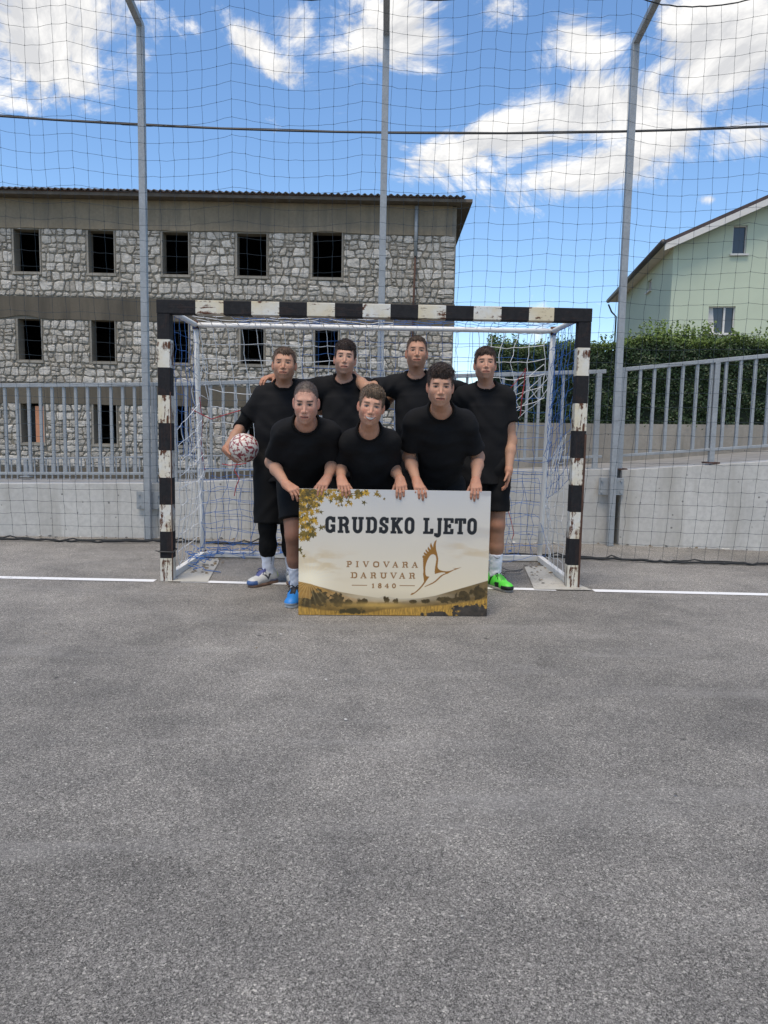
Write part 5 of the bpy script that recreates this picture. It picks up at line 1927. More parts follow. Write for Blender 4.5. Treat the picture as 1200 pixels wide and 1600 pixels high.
def hand_field(w, d, n, thumb_s, curl, arm_from, scale=1.0, thumb=(.55, .75, -.15), spread=.06, tcurl=.35):
    """w wrist, d palm direction, n back-of-hand normal, thumb_s: +1 / -1 side of the thumb along d x n"""
    w, d, n = np.asarray(w, float), nrm(d), np.asarray(n, float)
    n = nrm(n - d * (n @ d)); s = np.cross(d, n) * thumb_s
    segs = []
    S = scale
    for (o, L, ls, i) in ((.0310, .086, (.040, .025, .019), 0), (.0100, .090, (.044, .028, .020), 1), (-.0112, .084, (.041, .026, .019), 2), (-.0310, .075, (.031, .020, .017), 3)):
        K = w + d * L * S + s * o * S
        segs.append((w + d * .012 * S + s * o * .55 * S, K, .0165 * S, .0115 * S, .012))
        a = 0; p = K
        sp_ = spread * (o / .029)
        c = curl if not isinstance(curl[0], (tuple, list)) else curl[i]
        for q in range(3):
            a += c[q]
            dirv = (d * math.cos(sp_) + s * math.sin(sp_)) * math.cos(a) - n * math.sin(a)
            p2 = p + dirv * ls[q] * S
            r0 = (.0102, .0096, .0088)[q] * S; r1 = (.0096, .0088, .0074)[q] * S
            segs.append((p, p2, r0, r1, .0035)); p = p2
    p = w + d * .022 * S + s * .022 * S - n * .004
    dirv = nrm(d * thumb[0] + s * thumb[1] + n * thumb[2])
    for q, (L, r0, r1) in enumerate(((.042, .0150, .0115), (.032, .0110, .0098), (.026, .0098, .0075))):
        p2 = p + dirv * L * S
        segs.append((p, p2, r0 * S, r1 * S, .008 if q == 0 else .004)); p = p2
        dirv = nrm(dirv * math.cos(tcurl) + (d * .9 - n * .5) * math.sin(tcurl))
    allp = [q for sg in segs for q in sg[:2]] + [w]
    lo, hi = box_of(allp, .030)
    F = Field(lo, hi, .0025)
    af = np.asarray(arm_from, float)
    t0 = w + nrm(af - w) * .09
    F.rc(t0, w, .0305, .0252, .01)
    F.rc(w, w + d * .03, .0245, .024, .02)
    F.el(w + d * .05 * S - n * .004, (.034 * S, .034 * S, .014 * S), .015, np.stack([d, s, n], 1))
    for sg in segs: F.rc(*sg[:2], sg[2], sg[3], sg[4])
    V_, Q = F.mesh()
    # keep only what lies near the hand end (the forearm itself is in the body mesh)
    return V_, Q


def stack_meshes(parts):
    Vs, Qs, Cs, n = [], [], [], 0
    for v, q, c in parts:
        if len(v) == 0: continue
        Vs.append(v); Qs.append(q + n); Cs.append(c); n += len(v)
    return np.concatenate(Vs), np.concatenate(Qs), np.concatenate(Cs)


def shoe(parent, ank, toe, col, sole_mat, lace_mat, accents):
    """ank: ankle joint (world), toe: horizontal direction of the toes"""
    d = nrm((toe[0], toe[1], 0)); s = np.cross((0, 0, 1), d)
    R = np.stack([d, s, np.array((0, 0, 1.))], 1); O = np.array((ank[0], ank[1], 0.0))
    F = Field((-.10, -.075, -.005), (.235, .075, .145), .0035)
    F.rc((-.045, 0, .055), (.06, .002, .050), .040, .043, .03)
    F.rc((.06, .002, .050), (.150, .006, .036), .043, .033, .03)
    F.el((.150, .006, .030), (.052, .043, .026), .03)
    F.rc((-.025, 0, .06), (-.015, 0, .098), .043, .044, .03)
    F.rc((.02, 0, .085), (.055, 0, .083), .030, .022, .03)
    F.el((-.012, 0, .135), (.046, .036, .030), .01, None, 's')
    F.plane((0, 0, .018), (0, 0, -1.0))
    V_, Q = F.mesh()
    c = np.tile(np.array(col, float), (len(V_), 1))
    x, y, z = V_.T
    for fn, ac in accents:
        m = np.clip(fn(x, y, z), 0, 1)[:, None]
        c = c * (1 - m) + np.array(ac) * m
    so = link('shoe', np_mesh('shoe', V_ @ R.T + O, Q, (M['shoe'],), True, vcol=c), None, parent)
    F = Field((-.11, -.075, -.004), (.24, .08, .045), .0035)
    F.rc((-.048, 0, .012), (.05, .001, .012), .042, .046, 0)
    F.rc((.05, .001, .012), (.150, .008, .012), .046, .043, .02)
    F.plane((0, 0, .024), (0, 0, 1.0), .006); F.plane((0, 0, .0015), (0, 0, -1.0), .003)
    V_, Q = F.mesh()
    link('sole', np_mesh('sole', V_ @ R.T + O, Q, (sole_mat,), True), None, so)
    m_ = MB()
    for k in range(4):
        xx = .045 + .022 * k; zz = .1025 - .0085 * k
        m_.tube([Vector(R @ np.array((xx - .006, -.024, zz - .012)) + O), Vector(R @ np.array((xx + .004, 0, zz + .002)) + O), Vector(R @ np.array((xx - .006, .024, zz - .012)) + O)], .0042, 5)
    for sg in (-1, 1):
        m_.tube([Vector(R @ np.array(p) + O) for p in ((.045, 0, .105), (.05, sg * .02, .122), (.065, sg * .042, .112), (.06, sg * .03, .100), (.05, 0, .106))], .0034, 5)
        m_.tube([Vector(R @ np.array(p) + O) for p in ((.048, 0, .106), (.066, sg * .022, .104), (.085, sg * .035, .085))], .003, 5)
    link('laces', m_.mesh('laces', (lace_mat,), True), None, so)
    return so


def person(sp):
    J = {k: np.array(v, float) for k, v in sp['J'].items()}
    H = J['head']; RH = rot_head(*sp['head_rot'])
    hs_ = sp.get('head_scale', 1.0) * np.array(sp.get('head_size', (1, 1, 1)), float)
    gz = 0.0
    root = empty('person', (J['pelvis'][0], J['pelvis'][1], 0))
    tag(root, sp['label'], 'person', sp.get('group', 'players in black shirts'))
    skin = np.array(sp['skin']); arm_c = np.array(sp.get('arm_skin', skin * (.86, .80, .74)))
    S = (J['sR'] + J['sL']) / 2
    a = nrm(J['sL'] - J['sR']); t = nrm(S - J['pelvis']); t = nrm(t - a * (a @ t)); f = np.cross(a, t)
    RT = np.stack([a, f, t], 1)
    TL_ = (S - J['pelvis']) @ t
    bw = sp.get('build', 1.0)
    hipR, hipL = J['pelvis'] - a * .085 + np.array((0, 0, -.02)), J['pelvis'] + a * .085 + np.array((0, 0, -.02))
    # ---- body
    parts = []
    legs = [(hipR, J['kR'], J['aR']), (hipL, J['kL'], J['aL'])]
    arms = [(J['sR'], J['eR'], J['wR']), (J['sL'], J['eL'], J['wL'])]
    pts_ = [J[k] for k in J if k not in ('head', 'tR', 'tL')] + [hipR, hipL]
    lo, hi = box_of(pts_, .13); lo[2] = .03
    hi[2] = min(hi[2], max(J['neck'][2], J['wR'][2], J['wL'][2], J['eR'][2], J['eL'][2]) + .08)
    F = Field(lo, hi, .0058)
    F.loft(J['pelvis'], RT, [(-.10, .10, .08, 0), (-.04, .150 * bw, .105, 0), (.10, .135 * bw, .092, 0), (TL_ * .6, .150 * bw, .100, .005), (TL_ - .05, .150 * bw, .092, 0), (TL_ + .01, .09, .06, 0)], .03)
    F.rc(J['sR'], J['sL'], .046, .046, .04)
    F.rc(J['neck'] - t * .018, J['sR'], .035, .040, .05); F.rc(J['neck'] - t * .018, J['sL'], .035, .040, .05)
    headbase = H + RH @ (np.array((0, -.018, -.060)) * hs_)
    F.rc(J['neck'] - t * .03, headbase * .35 + J['neck'] * .65, .058, .054, .04)
    for (h_, k_, n_) in legs:
        F.rc(h_, k_, .085 * bw, .056, .04)
        ax = nrm(n_ - k_); back = np.array((0, 1., 0)) - ax * ax[1]
        F.rc(k_, k_ + (n_ - k_) * .45, .052, .050, .02)
        F.rc(k_ + (n_ - k_) * .12 + back * .012, k_ + (n_ - k_) * .48 + back * .014, .040, .044, .03)
        F.rc(k_ + (n_ - k_) * .45, n_, .050, .036, .02)
        F.el(k_ - back * .022, (.032, .028, .036), .03)
        F.rc(n_, n_ - np.array((0, 0, .05)), .037, .034, .02)
    for (s_, e_, w_) in arms:
        F.rc(s_, e_, .044 * bw, .0375, .03)
        F.rc(s_ * .6 + e_ * .4, s_ * .35 + e_ * .65, .044 * bw, .042 * bw, .03)
        F.rc(e_, e_ * .65 + w_ * .35, .037, .0385, .03)
        F.rc(e_ * .65 + w_ * .35, w_, .0380, .0250, .02)
    V_, Q = F.mesh()
    zz = V_[:, 2:3]
    c = np.tile(arm_c, (len(V_), 1))
    torso = np.clip(1 - np.linalg.norm((V_ - J['neck']), axis=1) / .24, 0, 1)[:, None]
    m = sstep(0, .35, torso); c = c * (1 - m) + skin * (.96, .94, .93) * m
    legm = sstep(J['pelvis'][2], J['pelvis'][2] - .1, zz)
    c = c * (1 - legm) + arm_c * np.array(sp.get('leg_tone', (.86, .80, .76))) * legm
    for kk in ('kR', 'kL'):
        g = np.exp(-(np.linalg.norm(V_ - J[kk] - (0, -.05, 0), axis=1) / .05) ** 2)[:, None] * .4
        c = c * (1 - g) + c * np.array((1.12, .92, .86)) * g
    parts.append((V_, Q, c))
    nb = RH.T @ (J['neck'] - H) / hs_
    nb = nb * (.215 / -nb[2]) if -nb[2] > .215 else nb
    hv, hq, hc = make_head(sp, (np.array((0, -.016, -.062)), nb))
    parts.append(((hv * hs_) @ RH.T + H, hq[:, ::-1], hc))
    for side in 'RL':
        hnd = sp['hand' + side]
        hv2, hq2 = hand_field(J['w' + side], hnd['d'], hnd['n'], (-1 if side == 'R' else 1) * hnd.get('flip', 1), hnd['curl'], J['e' + side], hnd.get('scale', .86), hnd.get('thumb', (.55, .75, -.15)), hnd.get('spread', .06), hnd.get('tcurl', .35))
        hc2 = np.tile(arm_c * (1.04, .93, .90), (len(hv2), 1))
        d_ = np.linalg.norm(hv2 - J['w' + side], axis=1)[:, None]
        tip = sstep(.09, .17, d_)
        hc2 = hc2 * (1 - .5 * tip) + arm_c * (1.16, .90, .86) * .5 * tip
        near = sstep(.02, .0, d_); hc2 = hc2 * (1 - near) + arm_c * near
        parts.append((hv2, hq2, hc2))
    bv, bq, bc = stack_meshes(parts)
    link('body', np_mesh('body', bv, bq, (M['skin'],), True, vcol=np.clip(bc, 0, 1)), None, root)
    # ---- hair
    hv, hq, hc = make_hair(sp)
    link('hair', np_mesh('hair', (hv * hs_) @ RH.T + H, hq[:, ::-1], (M['hair'],), True, vcol=np.clip(hc, 0, 1)), None, root)
    # ---- shirt
    sl_ = sp.get('sleeve', .74)
    ends = [J['sR'] + (J['eR'] - J['sR']) * sl_, J['sL'] + (J['eL'] - J['sL']) * sl_]
    lo, hi = box_of([J['pelvis'] - t * .16, S, *ends, J['neck']], .19)
    hi[2] = min(hi[2], max(J['neck'][2], ends[0][2], ends[1][2], S[2]) + .10)
    F = Field(lo, hi, .0062)
    hem = sp.get('hem', .14)
    b2 = bw
    F.loft(J['pelvis'], RT, [(-hem, .162 * b2, .128, 0), (-.02, .160 * b2, .124, 0), (.10, .152 * b2, .116, .004), (TL_ * .55, .166 * b2, .122, .010), (TL_ * .85, .168 * b2, .115, .006), (TL_ + .0, .140 * b2, .088, 0), (TL_ + .03, .08, .05, 0)], .0)
    F.rc(J['sR'] + a * .03, J['sL'] - a * .03, .064, .064, .06)
    F.rc(J['neck'] - t * .004, J['sR'], .058, .062, .05); F.rc(J['neck'] - t * .004, J['sL'], .058, .062, .05)
    body_D = F.D.copy()
    Fs = []
    for i, (s_, e_) in enumerate(((J['sR'], J['eR']), (J['sL'], J['eL']))):
        G = Field(lo, hi, .0062)
        ax = nrm(e_ - s_); en = ends[i]
        wid = sp.get('sleeve_w', .066) * bw
        G.rc(s_, en + ax * .03, .066 * bw, wid, .0)
        if sp.get('sag', 1): G.rc(s_ * .45 + en * .55 - np.array((0, 0, .014)), en + ax * .03 - np.array((0, 0, .012)), wid * .9, wid, .03)
        G.plane(en, ax, .008)
        Fs.append(G.D)
    for g in Fs: F.put((slice(None),) * 3, g, .045)
    # neck opening and its ribbed band
    wrinkle(F, sp.get('wrinkle', .0055), sp['seed'])
    O = Field(lo, hi, .0062)
    O.D[:] = 1
    nr_ = sp.get('neck_r', .072)
    O.rc(J['neck'] + t * .11 - f * .004, J['neck'] + f * .034 + t * (.034 - sp.get('neckline', .002)), nr_, nr_, 0)
    shirt_D = F.D.copy()
    F.put((slice(None),) * 3, O.D, .004, 's')
    V_, Q = F.mesh()
    sh = link('shirt', np_mesh('shirt', V_, Q, (M['black_cloth'],), True), None, root)
    F.D = np.maximum(np.maximum(shirt_D - .0030, -O.D - .001), O.D - .015)
    V_, Q = F.mesh()
    link('collar', np_mesh('collar', V_, Q, (M['black_rib'],), True), None, sh)
    # ---- shorts
    sf = sp.get('shorts', .80)
    hems = [h_ + (k_ - h_) * sf for (h_, k_, n_) in legs]
    lo, hi = box_of([J['pelvis'], *hems], .17)
    F = Field(lo, hi, .0065)
    F.loft(J['pelvis'], RT, [(-.10, .150 * bw, .115, 0), (.0, .168 * bw, .122, 0), (.12, .150 * bw, .110, 0)], .02)
    base_D = F.D.copy()
    for (h_, k_, n_), e_ in zip(legs, hems):
        G = Field(lo, hi, .0065)
        ax = nrm(k_ - h_)
        G.rc(h_, e_ + ax * .03, .108 * bw, .098 * bw, 0)
        G.plane(e_, nrm(ax * .6 + np.array((0, 0, -1.)) * .4), .008)
        F.put((slice(None),) * 3, G.D, .03)
    wrinkle(F, .005, sp['seed'] + 50, 14)
    V_, Q = F.mesh()
    link('shorts', np_mesh('shorts', V_, Q, (M['black_shorts'],), True), None, root)
    # ---- leggings / arm sleeve
    if sp.get('legging'):
        for (h_, k_, n_) in legs:
            e_ = k_ + (n_ - k_) * sp['legging']
            lo, hi = box_of([h_ * .4 + k_ * .6, k_, e_], .09); F = Field(lo, hi, .005)
            ax = nrm(n_ - k_)
            F.rc(h_ * .5 + k_ * .5, k_, .079, .064, .0); F.rc(k_, k_ + (n_ - k_) * .45, .061, .060, .03); F.rc(k_ + (n_ - k_) * .4, e_ + ax * .02, .060, .050, .03)
            F.plane(e_, ax, .004); wrinkle(F, .002, sp['seed'] + 9, 40)
            V_, Q = F.mesh(); link('legging', np_mesh('legging', V_, Q, (M['legging'],), True), None, root)
    for side in sp.get('under', ''):
        s_, e_, w_ = J['s' + side], J['e' + side], J['w' + side]
        end = e_ + (w_ - e_) * sp.get('under_to', .10)
        lo, hi = box_of([s_, e_, end], .08); F = Field(lo, hi, .005)
        F.rc(s_ * .5 + e_ * .5, e_, .056, .050, 0); F.rc(e_, end + nrm(w_ - e_) * .02, .049, .047, .02)
        F.plane(end, nrm(w_ - e_), .004); wrinkle(F, .003, sp['seed'] + 4, 45)
        V_, Q = F.mesh(); link('undersleeve', np_mesh('undersleeve', V_, Q, (M['legging'],), True), None, root)
    # ---- socks and shoes
    for i, side in enumerate('RL'):
        h_, k_, n_ = legs[i]
        tp = n_ + (k_ - n_) * sp.get('sock', .42)
        lo, hi = box_of([tp, n_, n_ - np.array((0, 0, .06))], .08); F = Field(lo, hi, .0045)
        ax = nrm(k_ - n_)
        F.rc(tp + ax * .02, n_, .0515 if sp.get('sock', .42) > .3 else .047, .0405, 0); F.rc(n_, n_ - np.array((0, 0, .05)), .0405, .040, .02)
        F.plane(tp, ax, .004); wrinkle(F, .0016, sp['seed'] + 20 + i, 60)
        V_, Q = F.mesh(); so = link('sock', np_mesh('sock', V_, Q, (M['sock'],), True), None, root)
        if sp.get('sock_mark') and side in sp['sock_mark']:
            sp['sock_mark'][side](so, n_, k_, tp)
        shoe(root, n_, sp['toe' + side], *sp['shoe'])
    return root

# ================================================================ the seven players and the ball
def j(x, y, Y): return tuple(at(x, y, Y))


def yb(x): return 4.487 + (x + .519) * .0493            # front face of the board


def grip(px_, py_, dx, dz=-.5, back=.072):
    """wrist above and behind the board's top edge, fingers coming over its front"""
    p = at(px_, py_, 4.57); p = at(px_, py_, yb(p.x) + back)
    return tuple(p), dict(d=(dx, -.78, dz), n=(0, -.5, .85), curl=((.52, .50, .35), (.56, .50, .35), (.60, .50, .35), (.66, .52, .35)), thumb=(.75, .60, -.55), spread=.10, tcurl=.25)


relax = dict(curl=((.25, .35, .25), (.30, .38, .28), (.36, .42, .30), (.42, .45, .30)))
drape = dict(curl=((.50, .45, .30), (.55, .45, .30), (.58, .45, .3), (.6, .45, .3)), spread=.14)
BLUEW = [(lambda x, y, z: (x > .148) * (z < .050) * 1.0, (.05, .10, .24)), (lambda x, y, z: (x < -.055) * (z > .05) * 1.0, (.45, .62, .06)),
         (lambda x, y, z: (np.abs(np.abs(x - .045) - (z - .055) * .9) < .010) * (z < .085) * 1.0, (.03, .03, .035)), (lambda x, y, z: (np.abs(y) < .024) * (x > .03) * (x < .12) * (z > .06) * .9, (.03, .04, .20)),
         (lambda x, y, z: (x < .02) * (z < .04) * .8, (.06, .08, .20))]
BLUE = [(lambda x, y, z: (x > .165) * (z < .034) * 1.0, (.55, .57, .58)), (lambda x, y, z: (np.abs(y) < .020) * (x > .03) * (x < .115) * (z > .06) * 1.0, (.012, .012, .014)),
        (lambda x, y, z: (z > .10) * 1.0, (.014, .014, .018)), (lambda x, y, z: (z < .032) * .5, (.03, .06, .10))]
GREEN = [(lambda x, y, z: ((x > .135) * (z < .046) + (np.abs(x - .10 + np.abs(y) * .4) < .018) * (z < .06)) * 1.0, (.010, .010, .011)), (lambda x, y, z: (np.abs(y) < .020) * (x > .03) * (x < .110) * (z > .06) * .55, (.012, .02, .012)),
         (lambda x, y, z: (np.abs(x + .005 - (z - .05) * .5) < .010) * (z < .10) * 1.0, (.012, .012, .012)), (lambda x, y, z: (z > .112) * 1.0, (.30, .75, .30))]
DARK = [(lambda x, y, z: (z < .035) * 1.0, (.05, .05, .05))]


def swoosh(so, n_, k_, tp):
    # small curved tick just below the cuff of the sock
    c = np.asarray(tp) * .86 + np.asarray(n_) * .14
    r = .0525
    up_, lo_ = [], []
    for i in range(13):
        s = i / 12
        x = -.026 + .050 * s
        zu = .006 - .010 * s - .006 * math.sin(s * math.pi) + (.0 if s < .85 else (s - .85) * .02)
        th = .0055 * math.sin(min(1, s * 1.25) * math.pi * .8 + .1) if s < .95 else .003
        y = -math.sqrt(max(1e-6, r * r - x * x))
        up_.append((c[0] + x, c[1] + y, c[2] + zu)); lo_.append((c[0] + x, c[1] + y, c[2] + zu - max(.0012, th)))
    m_ = MB(); n = len(up_)
    m_.add(up_ + lo_, [(i, n + i, n + i + 1, i + 1) for i in range(n - 1)])
    m_.build('tick_mark', M['sock_print'], so)


def sock_letters(so, n_, k_, tp):
    # column of small dark letters down the inner side of the sock
    n_, tp = np.asarray(n_), np.asarray(tp)
    m_ = MB(); rr_ = random.Random(8)
    for i in range(9):
        c = tp * (.92 - i * .085) + n_ * (.08 + i * .085)
        r = .0518 - .0012 * i
        for (dx, dz, w, h) in ((0, 0, .004, .011), (.006, .004, .004, .003), (.006, -.004, .004, .003)):
            a0 = .62 + dx * 14 + rr_.uniform(-.03, .03); a1 = a0 + w * 22
            p = [(c[0] + math.sin(a_) * r, c[1] - math.cos(a_) * r, c[2] + dz + q * h / 2) for a_, q in ((a0, -1), (a1, -1), (a1, 1), (a0, 1))]
            m_.add(p, [(0, 1, 2, 3)])
    m_.build('side_letters', M['sock_print'], so)


SKIN = (.50, .315, .235)
ARM = (.40, .225, .145)
cast = []
# ---- back row -------------------------------------------------------------
cast.append(dict(label='standing player at far left holding the red and white ball on his hip', seed=1, head_size=(1.0, 1, 1.0), skin=(0.434, 0.232, 0.152), arm_skin=(0.352, 0.191, 0.126), hair=(.085, .054, .036), iris=(.03, .02, .015),
    J=dict(head=j(444, 570, 5.32), neck=j(444, 601, 5.385), sR=j(411, 618, 5.40), sL=j(482, 616, 5.44), eR=j(376, 669, 5.44), wR=j(353, 702, 5.245), eL=j(502, 640, 5.62), wL=j(494, 600, 5.62),
           pelvis=j(437, 722, 5.40), kR=j(418, 823, 5.36), aR=j(419, 894, 5.42), kL=j(452, 824, 5.40), aL=j(457, 894, 5.46)),
    head_rot=(4, -4, 1), handR=dict(d=(.50, -.30, -.78), n=(-.80, -.25, -.50), curl=((.30, .45, .35), (.34, .45, .35), (.38, .45, .35), (.42, .45, .35)), spread=.16, thumb=(.6, .75, .1)),
    handL=dict(d=(.35, -.55, .35), n=(-.2, .5, .8), **drape), toeR=(-.62, -.80), toeL=(.2, -1), shoe=((.52, .52, .50), M['sole_gum'], M['lace_blue'], BLUEW), sock=.44, sleeve=.62, under='R', under_to=.06, legging=.62, shorts=.93,
    style=dict(line=.080, side=.005, top=.013, front=.006, rough=.002, locks=70, fringe_z=.066, sweep=.5, fade=.55, crown=.012), sock_mark=dict(R=sock_letters), red=.35, face_w=1.04, eye=.7))
cast.append(dict(label='tall standing player, second from left in the back row, with a dark straight fringe', seed=2, head_size=(0.93, 1, 1.05), skin=(0.461, 0.264, 0.186), arm_skin=(0.399, 0.226, 0.151), hair=(.032, .020, .016),
    J=dict(head=j(539, 561, 5.36), neck=j(538, 594, 5.42), sR=j(502, 606, 5.46), sL=j(573, 607, 5.46), eR=j(458, 603, 5.64), wR=j(428, 590, 5.46), eL=j(600, 632, 5.66), wL=j(624, 602, 5.62),
           pelvis=j(538, 716, 5.43), kR=j(522, 815, 5.42), aR=j(520, 893, 5.48), kL=j(556, 815, 5.42), aL=j(560, 893, 5.48)),
    head_rot=(2, -5, 3), handR=dict(d=(-.62, -.70, -.05), n=(-.15, -.35, .92), **drape), handL=dict(d=(.35, -.6, .3), n=(.1, .4, .85), **drape), toeR=(-.2, -1), toeL=(.2, -1),
    shoe=((.03, .03, .035), M['sole_white'], M['lace_black'], DARK), sleeve=.98, sleeve_w=.056,
    style=dict(line=.078, side=.009, top=.024, front=.006, rough=.004, locks=170, fringe_z=.040, sweep=.15, fade=.1, crown=.02), red=.25, jaw=1.08, eye=.8, face_w=1.02))
cast.append(dict(label='tall standing player, second from right in the back row, with short cropped hair', seed=3, head_size=(0.96, 1, 1.0), skin=(0.414, 0.221, 0.145), arm_skin=(0.370, 0.205, 0.134), hair=(.065, .043, .030),
    J=dict(head=j(651, 552, 5.40), neck=j(650, 588, 5.45), sR=j(614, 603, 5.48), sL=j(690, 603, 5.48), eR=j(572, 606, 5.325), wR=j(552, 586, 5.50), eL=j(740, 614, 5.68), wL=j(783, 607, 5.53),
           pelvis=j(652, 712, 5.46), kR=j(636, 813, 5.44), aR=j(632, 893, 5.50), kL=j(670, 813, 5.44), aL=j(674, 893, 5.50)),
    head_rot=(0, -7, 1), handR=dict(d=(-.70, .45, .10), n=(-.1, .3, .9), **drape), handL=dict(d=(.62, -.72, -.22), n=(.25, -.35, .9), **drape), toeR=(-.2, -1), toeL=(.2, -1),
    shoe=((.03, .03, .035), M['sole_white'], M['lace_black'], DARK), sleeve=.70,
    style=dict(line=.084, side=.003, top=.012, front=.004, rough=.0015, locks=40, fringe_z=.072, fade=.75, crown=.010), red=.3, jaw=.95, eye=.75))
cast.append(dict(label='standing player at far right with bright green shoes and one arm hanging', seed=4, head_size=(0.95, 1, 1.0), skin=(0.442, 0.240, 0.165), arm_skin=(0.389, 0.218, 0.143), hair=(.050, .030, .022),
    J=dict(head=j(758, 570, 5.36), neck=j(759, 604, 5.42), sR=j(724, 619, 5.45), sL=j(790, 620, 5.45), eR=j(690, 662, 5.64), wR=j(664, 640, 5.64), eL=j(799, 689, 5.44), wL=j(795, 735, 5.31),
           pelvis=j(759, 726, 5.43), kR=j(744, 820, 5.40), aR=j(742, 893, 5.46), kL=j(777, 820, 5.39), aL=j(774, 896, 5.43)),
    head_rot=(-3, -7, 0), handR=dict(d=(-.8, -.3, .2), n=(0, .8, .3), **drape), handL=dict(d=(-.02, -.10, -1), n=(1, -.2, 0), **relax), toeR=(-.2, -1), toeL=(.42, -.9),
    shoe=((.10, .62, .06), M['sole_grey'], M['lace_black'], GREEN), sleeve=.58, sock=.42, sock_mark=dict(L=swoosh), shorts=.76, build=.93,
    style=dict(line=.078, side=.009, top=.020, front=.006, rough=.003, locks=120, fringe_z=.054, sweep=-.35, fade=.25, crown=.016), red=.25, eye=.7, jaw=.95))
# ---- front row, leaning on the board --------------------------------------
w1, h1 = grip(449, 757, .55, -.36); h1['n'] = (.1, -.62, .78); w1 = j(447, 757, 4.545)
h1['d'] = (.72, -.52, -.38)
w2, h2 = grip(511, 748, -.34)
cast.append(dict(label='front player at left with a shaved head and one blue shoe showing beside the board', seed=5, head_size=(0.95, 1, 1.05), skin=(0.516, 0.284, 0.205), arm_skin=(0.408, 0.226, 0.151), hair=(.070, .052, .041), leg_tone=(.62, .55, .52), build=.94,
    J=dict(head=j(478, 629, 4.47), neck=j(478, 655, 4.60), sR=j(441, 676, 4.66), sL=j(515, 677, 4.68), eR=j(424, 722, 4.80), wR=w1, eL=j(521, 722, 4.82), wL=w2,
           pelvis=(-.545, 5.00, .80), kR=(-.585, 4.76, .46), aR=(-.572, 4.85, .098), kL=(-.41, 4.74, .46), aL=(-.40, 4.86, .098)),
    head_rot=(1, 12, 1), handR=h1, handL=h2, toeR=(-.16, -1), toeL=(.1, -1), shoe=((.025, .20, .56), M['sole_white'], M['lace_black'], BLUE), sleeve=.78, sleeve_w=.060, shorts=.70, neckline=.020, neck_r=.078,
    style=dict(line=.072, side=.0015, top=.004, front=0, rough=.0004, locks=0, fringe_z=0, strands=1100, crown=.004, fade=.35, rim=.03, rimk=.75, peak=-.004), red=.55, eye=.85, jaw=.95))
w1, h1 = grip(533, 748, .22)
w2, h2 = grip(625, 749, .10)
cast.append(dict(label='smiling front player in the middle crouching behind the board', seed=6, head_size=(0.93, 1, 1.0), skin=(0.507, 0.277, 0.190), arm_skin=(0.408, 0.226, 0.151), hair=(.125, .088, .058), build=.90,
    J=dict(head=j(580, 635, 4.45), neck=j(577, 668, 4.58), sR=j(548, 690, 4.66), sL=j(609, 691, 4.66), eR=j(532, 728, 4.82), wR=w1, eL=j(613, 728, 4.82), wL=w2,
           pelvis=(-.08, 5.00, .64), kR=(-.19, 4.64, .46), aR=(-.19, 4.86, .098), kL=(.03, 4.64, .46), aL=(.03, 4.86, .098)),
    head_rot=(3, 3, 7), handR=h1, handL=h2, toeR=(-.1, -1), toeL=(.1, -1), shoe=((.03, .03, .035), M['sole_white'], M['lace_black'], DARK), sleeve=.80, sleeve_w=.060, smile=1, neckline=.016, neck_r=.073,
    style=dict(line=.080, side=.011, top=.020, front=.006, rough=.003, locks=150, fringe_z=.048, sweep=.45, fade=.15, crown=.018), red=.7, eye=.75, ear=1.5, face_w=.98, iris=(.05, .05, .055)))
w1, h1 = grip(651, 752, .22)
w2, h2 = grip(743, 752, -.02)
cast.append(dict(label='front player at right with thick dark wavy hair leaning on the board', seed=7, head_size=(0.96, 1, 1.02), skin=(0.479, 0.264, 0.178), arm_skin=(0.389, 0.213, 0.143), hair=(.038, .025, .019), build=.96,
    J=dict(head=j(688, 604, 4.46), neck=j(689, 636, 4.60), sR=j(647, 660, 4.67), sL=j(727, 660, 4.70), eR=j(639, 714, 4.80), wR=w1, eL=j(747, 714, 4.83), wL=w2,
           pelvis=(.36, 4.98, .80), kR=(.27, 4.72, .46), aR=(.27, 4.86, .098), kL=(.46, 4.72, .46), aL=(.47, 4.86, .098)),
    head_rot=(-1, 5, 1), handR=h1, handL=h2, toeR=(-.1, -1), toeL=(.1, -1), shoe=((.03, .03, .035), M['sole_white'], M['lace_black'], DARK), sleeve=.76, sleeve_w=.062, neckline=.014, neck_r=.080,
    style=dict(line=.078, side=.010, top=.026, front=.010, rough=.005, locks=190, fringe_z=.044, sweep=.2, fade=.1, crown=.026), red=.25, eye=.62, brow=-.003, jaw=1.05))
for sp in cast:
    person(sp)

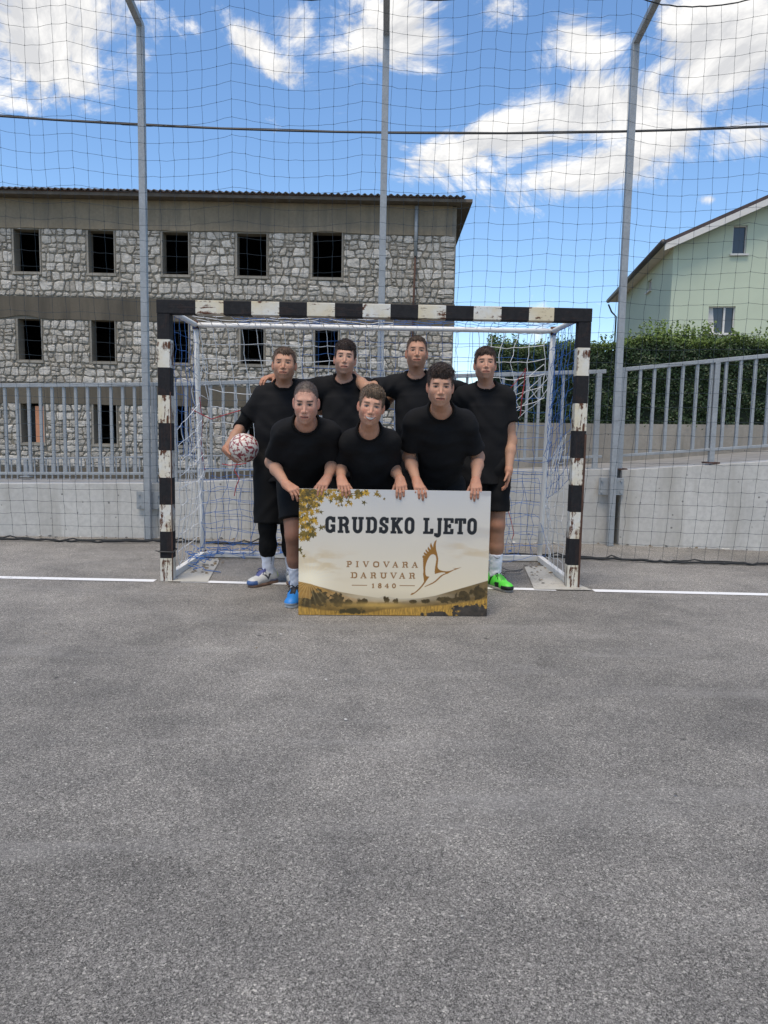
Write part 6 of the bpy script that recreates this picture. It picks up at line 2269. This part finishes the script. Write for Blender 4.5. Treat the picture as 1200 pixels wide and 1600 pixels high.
# ball
bc_ = np.array(at(381, 700, 5.215)); R_ = .104
n_lat, n_lon = 72, 144
la = np.linspace(0, math.pi, n_lat + 1); lo_ = np.linspace(0, 2 * math.pi, n_lon, endpoint=False)
LA, LO = np.meshgrid(la, lo_, indexing='ij')
D3 = np.stack([np.sin(LA) * np.cos(LO), np.sin(LA) * np.sin(LO), np.cos(LA)], -1).reshape(-1, 3)
seeds_ = np.array([nrm(v) for v in np.random.default_rng(3).normal(size=(400, 3))])
ico = []
ph = (1 + 5 ** .5) / 2
for s1 in (-1, 1):
    for s2 in (-1, 1):
        ico += [(0, s1, s2 * ph), (s1, s2 * ph, 0), (s2 * ph, 0, s1)]
ico = np.array([nrm(v) for v in ico])
# turn the panels so that no seam lines up with the axes
an = .55; ico = ico @ np.array([[math.cos(an), 0, math.sin(an)], [0, 1, 0], [-math.sin(an), 0, math.cos(an)]]) @ np.array([[1, 0, 0], [0, math.cos(.4), -math.sin(.4)], [0, math.sin(.4), math.cos(.4)]])
dp = np.sort(np.arccos(np.clip(D3 @ ico.T, -1, 1)), 1)
near = np.argmin(np.arccos(np.clip(D3 @ ico.T, -1, 1)), 1)
edge = dp[:, 1] - dp[:, 0]
az = np.zeros(len(D3))
for i_, p_ in enumerate(D3):
    c_ = ico[near[i_]]; u1 = nrm(np.cross(c_, (.3, .2, .93))); v1 = np.cross(c_, u1)
    az[i_] = math.atan2(p_ @ v1, p_ @ u1)
star = dp[:, 0] * (1 + .25 * np.cos(az * 5))
red = ((star > .26) & (star < .44) & (np.sin(az * 5 + near) > -.05)) | ((edge < .17) & (edge > .02) & (np.sin(az * 3 + near * 2.1) > -.1)) | ((star < .23) & (star > .13) & (np.cos(az * 5) < -.35))
dark = (edge < .020) | ((star > .10) & (star < .125) & (np.sin(az * 5) > .8))
bcol = np.tile(np.array((.62, .57, .50)), (len(D3), 1))
bcol[red] = (.24, .03, .04)
bcol[dark] = (.16, .10, .10)
ids_ = np.arange((n_lat + 1) * n_lon).reshape(n_lat + 1, n_lon)
q_ = np.stack([ids_[:-1], ids_[1:], np.roll(ids_, -1, 1)[1:], np.roll(ids_, -1, 1)[:-1]], -1).reshape(-1, 4)
seam = 1 - .012 * np.exp(-(edge / .02) ** 2)
bo = link('ball', np_mesh('ball', D3 * (R_ * seam)[:, None], q_, (attr_mat('ball_cover', .42, .5),), True, vcol=bcol))
bo.location = bc_
tag(bo, 'white football with dark red markings under the left player\'s arm', 'ball')
